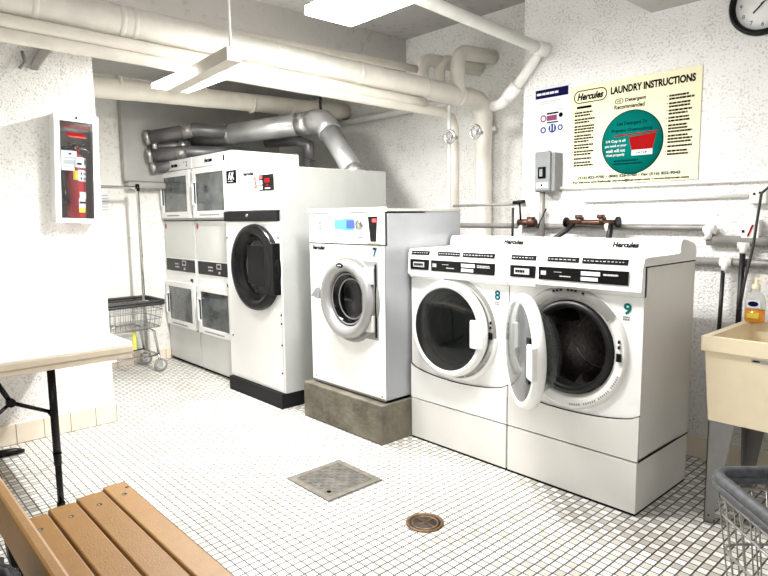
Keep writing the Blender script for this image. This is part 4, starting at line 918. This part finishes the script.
# ------------------------------------------------------------------ wire carts
def make_cart(loc, rot, L, W, ztop, zbot, rim_m, label, pole, rim_r=.017):
    """local frame: x across (W), y along (L); basket rim at ztop; everything in local coords then rotated"""
    X = Matrix.Translation(loc) @ Matrix.Rotation(rot, 4, 'Z')
    e = thing('laundry_cart', label, 'laundry cart', loc, 'wire laundry carts')
    hw, hl = W/2, L/2; ti = .03
    def rr(h, k, z, n=4, rc=.05):
        pts = []
        for cx_, cy_, a0 in ((h-rc, k-rc, 0), (-h+rc, k-rc, PI/2), (-h+rc, -k+rc, PI), (h-rc, -k+rc, 1.5*PI)):
            pts += [(cx_+rc*math.cos(a0+PI/2*i/n), cy_+rc*math.sin(a0+PI/2*i/n), z) for i in range(n+1)]
        return pts
    t = MB().m(rim_m)
    P = rr(hw, hl, ztop); n = len(P)
    t.tube(P, rim_r, 10, closed=True)
    P2 = rr(hw+.002, hl+.002, ztop-.022); t.tube(P2, rim_r*.9, 10, closed=True)
    t.build('bumper_rim', parent=e, xf=X)
    t = MB().m(WIRE)
    for k, z in enumerate((ztop-.05, (ztop*2+zbot)/3, (ztop+zbot*2)/3, zbot)):
        f_ = (ztop-z)/(ztop-zbot)*ti
        t.tube(rr(hw-f_, hl-f_, z, rc=.045), .0040, 6, closed=True)
    def lerp(a_, b_, s_): return a_+(b_-a_)*s_
    nx, ny = max(4, int(W/.045)), max(5, int(L/.045))
    for i in range(nx+1):
        s_ = i/nx; xt, xb = lerp(-hw+.03, hw-.03, s_), lerp(-hw+.03+ti, hw-.03-ti, s_)
        t.tube([(xt, -hl, ztop-.02), (xb, -hl+ti, zbot), (xb, hl-ti, zbot), (xt, hl, ztop-.02)], .0024, 5)
    for i in range(ny+1):
        s_ = i/ny; yt, yb_ = lerp(-hl+.03, hl-.03, s_), lerp(-hl+.03+ti, hl-.03-ti, s_)
        t.tube([(-hw, yt, ztop-.02), (-hw+ti, yb_, zbot), (hw-ti, yb_, zbot), (hw, yt, ztop-.02)], .0024, 5)
    t.build('wire_basket', parent=e, xf=X)
    t = MB().m(CHROME); zl = .15
    for s_ in (-1, 1):
        for q in (-1, 1):
            t.tube([(s_*(hw-.06), q*(hl-.14), zbot-.01), (s_*(hw-.055), q*(hl-.09), zbot-.04), (s_*(hw-.05), q*(hl-.06), zl)], .011, 8)
        t.tube([(s_*(hw-.06), -(hl-.14), zbot-.012), (s_*(hw-.06), hl-.14, zbot-.012)], .010, 8)
        t.tube([(s_*(hw-.05), -(hl-.06), zl), (s_*(hw-.05), hl-.06, zl)], .009, 8)
    for q in (-1, 1): t.tube([(-(hw-.05), q*(hl-.06), zl), (hw-.05, q*(hl-.06), zl)], .009, 8)
    t.build('frame', parent=e, xf=X)
    for s_ in (-1, 1):
        for q in (-1, 1):
            x, y = s_*(hw-.05), q*(hl-.06)
            t = MB().m(CHROME).tube([(x, y, zl), (x, y, .105)], .012, 8).box(x-.018, x-.014, y-.02, y+.025, .045, .11).box(x+.014, x+.018, y-.02, y+.025, .045, .11).box(x-.018, x+.018, y-.02, y+.02, .105, .112)
            f_ = t.build('caster_fork', parent=e, xf=X)
            t = MB().m(GINK).lathe([(.0, .012), (.052, .012), (.058, .006), (.058, -.006), (.052, -.012), (0, -.012)], (x, y+.012, .058), (1,0,0), 24)
            t.m(LGREY2).lathe([(0, .014), (.034, .014), (.036, .011)], (x, y+.012, .058), (1,0,0), 20).lathe([(0, -.014), (.034, -.014), (.036, -.011)], (x, y+.012, .058), (1,0,0), 20)
            t.build('wheel', parent=f_, xf=X)
    if pole:
        t = MB().m(CHROME).tube([(0, hl-.10, .16), (0, hl-.10, 1.56), (0, hl-.13, 1.60), (0, -hl+.13, 1.60), (0, -hl+.10, 1.56), (0, -hl+.10, .16)], .013, 10)
        t.m(BLACK).tube([(0, hl-.10, 1.57), (0, hl-.10, 1.63)], .018, 10)
        t.build('hanging_rail', parent=e, xf=X)
        MB().m(YGREEN).box(.14, .146, hl-.27, hl-.24, .22, .38).build('yellow_tag', parent=e, xf=X)
    return e
make_cart((-5.36, 1.72, 0), 0, .80, .44, .625, .40, BRUBBER, 'wire laundry cart with a black rim and tall hanging rail, by the far wall', True, .013)
make_cart((-.25, 1.905, 0), math.radians(-43.5), .60, .42, .575, .26, RUBBER, 'wire laundry cart with a grey padded rim, in front of the sink', False, .017)

# ------------------------------------------------------------------ laundry sink + bottle
sk = thing('laundry_sink', 'cream plastic laundry tub on grey legs against the right wall', 'sink', (-.64, 2.9, 0))
x0, x1, y0, y1, zt, zb_ = -.950, -.36, 2.655, 3.215, .813, .452
t = MB().m(TUB)
def ring(i, z, dx=0): return [(x0+i, y0+i, z), (x1-i, y0+i, z), (x1-i, y1-i, z), (x0+i, y1-i, z)]
levels = [ring(.012, zt-.062), ring(0, zt-.060), ring(0, zt), ring(.028, zt), ring(.032, zt-.04), ring(.075, zb_+.015)]
vs = [[t.bm.verts.new(p) for p in L_] for L_ in levels]
for a_, b_ in zip(vs, vs[1:]):
    for j in range(4): t._f([a_[j], a_[(j+1) % 4], b_[(j+1) % 4], b_[j]])
t._f(vs[-1])
outer = [ring(.012, zt-.062), ring(.030, zb_)]
vo = [[t.bm.verts.new(p) for p in L_] for L_ in outer]
for j in range(4): t._f([vo[0][j], vo[0][(j+1) % 4], vo[1][(j+1) % 4], vo[1][j]])
t._f(vo[1])
t.build('tub', parent=sk)
MB().m(GINKL).box(-.765, -.700, y0+.0125, y0+.0175, .728, .742).m(INK).box(-.76, -.735, y0+.0115, y0+.0125, .732, .738).build('small_plate', parent=sk)
for (xx, yy, sx, sy) in ((x0+.032, y0+.03, 1, 1), (x1-.032, y0+.03, -1, 1), (x0+.032, y1-.03, 1, -1), (x1-.032, y1-.03, -1, -1)):
    t = MB().m(TUBLEG)
    t.hexa([(xx, yy, 0), (xx+sx*.035, yy, 0), (xx+sx*.035, yy+sy*.004, 0), (xx, yy+sy*.004, 0)], [(xx, yy, zb_), (xx+sx*.10, yy, zb_), (xx+sx*.10, yy+sy*.004, zb_), (xx, yy+sy*.004, zb_)])
    t.hexa([(xx, yy, 0), (xx, yy+sy*.035, 0), (xx+sx*.004, yy+sy*.035, 0), (xx+sx*.004, yy, 0)], [(xx, yy, zb_), (xx, yy+sy*.09, zb_), (xx+sx*.004, yy+sy*.09, zb_), (xx+sx*.004, yy, zb_)])
    t.box(xx, xx+sx*.035, yy, yy+sy*.035, 0, .006)
    t.m(INK).lathe([(0, .0012), (.004, .0012)], (xx+sx*.02, yy, .035), (0,-sy,0), 8)
    t.build('leg', parent=sk)
MB().m(PIPET).tube([(-.63, 2.93, .47), (-.63, 2.93, .25), (-.63, 3.0, .20), (-.63, 3.08, .25), (-.63, 3.2, .3), (-.63, 3.38, .3)], .022, 12).build('drain_pipe', parent=sk)
pipe([(-.50, 2.70, .44), (-.50, 2.70, .02)], .011, PIPET, 'thin white upright pipe in front of the sink legs', 10)
bt = thing('soap_bottle', 'clear pump bottle of orange soap on the back rim of the sink', 'bottle', (-.905, 3.19, zt))
bc = (-.905, 3.165, zt)
MB().m(LIQUID).lathe([(0, .001), (.040, .001), (.043, .01), (.043, .062), (0, .062)], bc, Z_, 24, sz=.6, up=(0,1,0)).build('orange_liquid', parent=bt)
MB().m(CLEARP).lathe([(.044, .062), (.044, .10), (.036, .125), (.018, .14), (.016, .155)], bc, Z_, 24, sz=.62, up=(0,1,0)).build('bottle_body', parent=bt)
t = MB().m(PAPER).box(bc[0]-.028, bc[0]+.028, bc[1]-.031, bc[1]-.0285, zt+.068, zt+.105); t.m(NAVY).lathe([(0, .0005), (.022, .0005)], (bc[0], bc[1]-.031, zt+.087), (0,-1,0), 20, sz=.55).m(YELLOW).box(bc[0]-.024, bc[0]+.024, bc[1]-.0312, bc[1]-.029, zt+.020, zt+.045); t.build('label', parent=bt)
MB().m(TUB).lathe([(.018, .155), (.018, .175), (.008, .178), (.006, .205), (0, .205)], bc, Z_, 16).box(bc[0]-.01, bc[0]+.035, bc[1]-.006, bc[1]+.006, zt+.198, zt+.208).build('pump', parent=bt)

# ------------------------------------------------------------------ world, camera, view
w = bpy.data.worlds.new('World'); S.world = w; w.use_nodes = True
bgn = w.node_tree.nodes['Background']; bgn.inputs[0].default_value = (1, .985, .96, 1); bgn.inputs[1].default_value = .56
cam = bpy.data.cameras.new('Camera'); co = bpy.data.objects.new('Camera', cam); COL.objects.link(co)
Mr = [[0.6750097001451311, 0.7377035449506277, -0.01246533101274649], [0.07703678376293821, -0.08727240090459801, -0.9932013199688214], [-0.7337760139561953, 0.6694602361661401, -0.11574002563907283]]
r, dn_, fw = (Vector(v) for v in Mr)
up = -dn_; bk = -fw
co.matrix_world = Matrix(((r.x, up.x, bk.x, 0), (r.y, up.y, bk.y, 0), (r.z, up.z, bk.z, 1.32), (0, 0, 0, 1)))
cam.sensor_fit = 'HORIZONTAL'; cam.sensor_width = 36; cam.lens = 36*608/768; cam.clip_start = .02
S.camera = co
S.view_settings.view_transform = 'Standard'; S.view_settings.look = 'None'; S.view_settings.exposure = .12
S.cycles.use_denoising = True; S.cycles.max_bounces = 8
for o in S.objects:
    if '_o' in o: del o['_o']
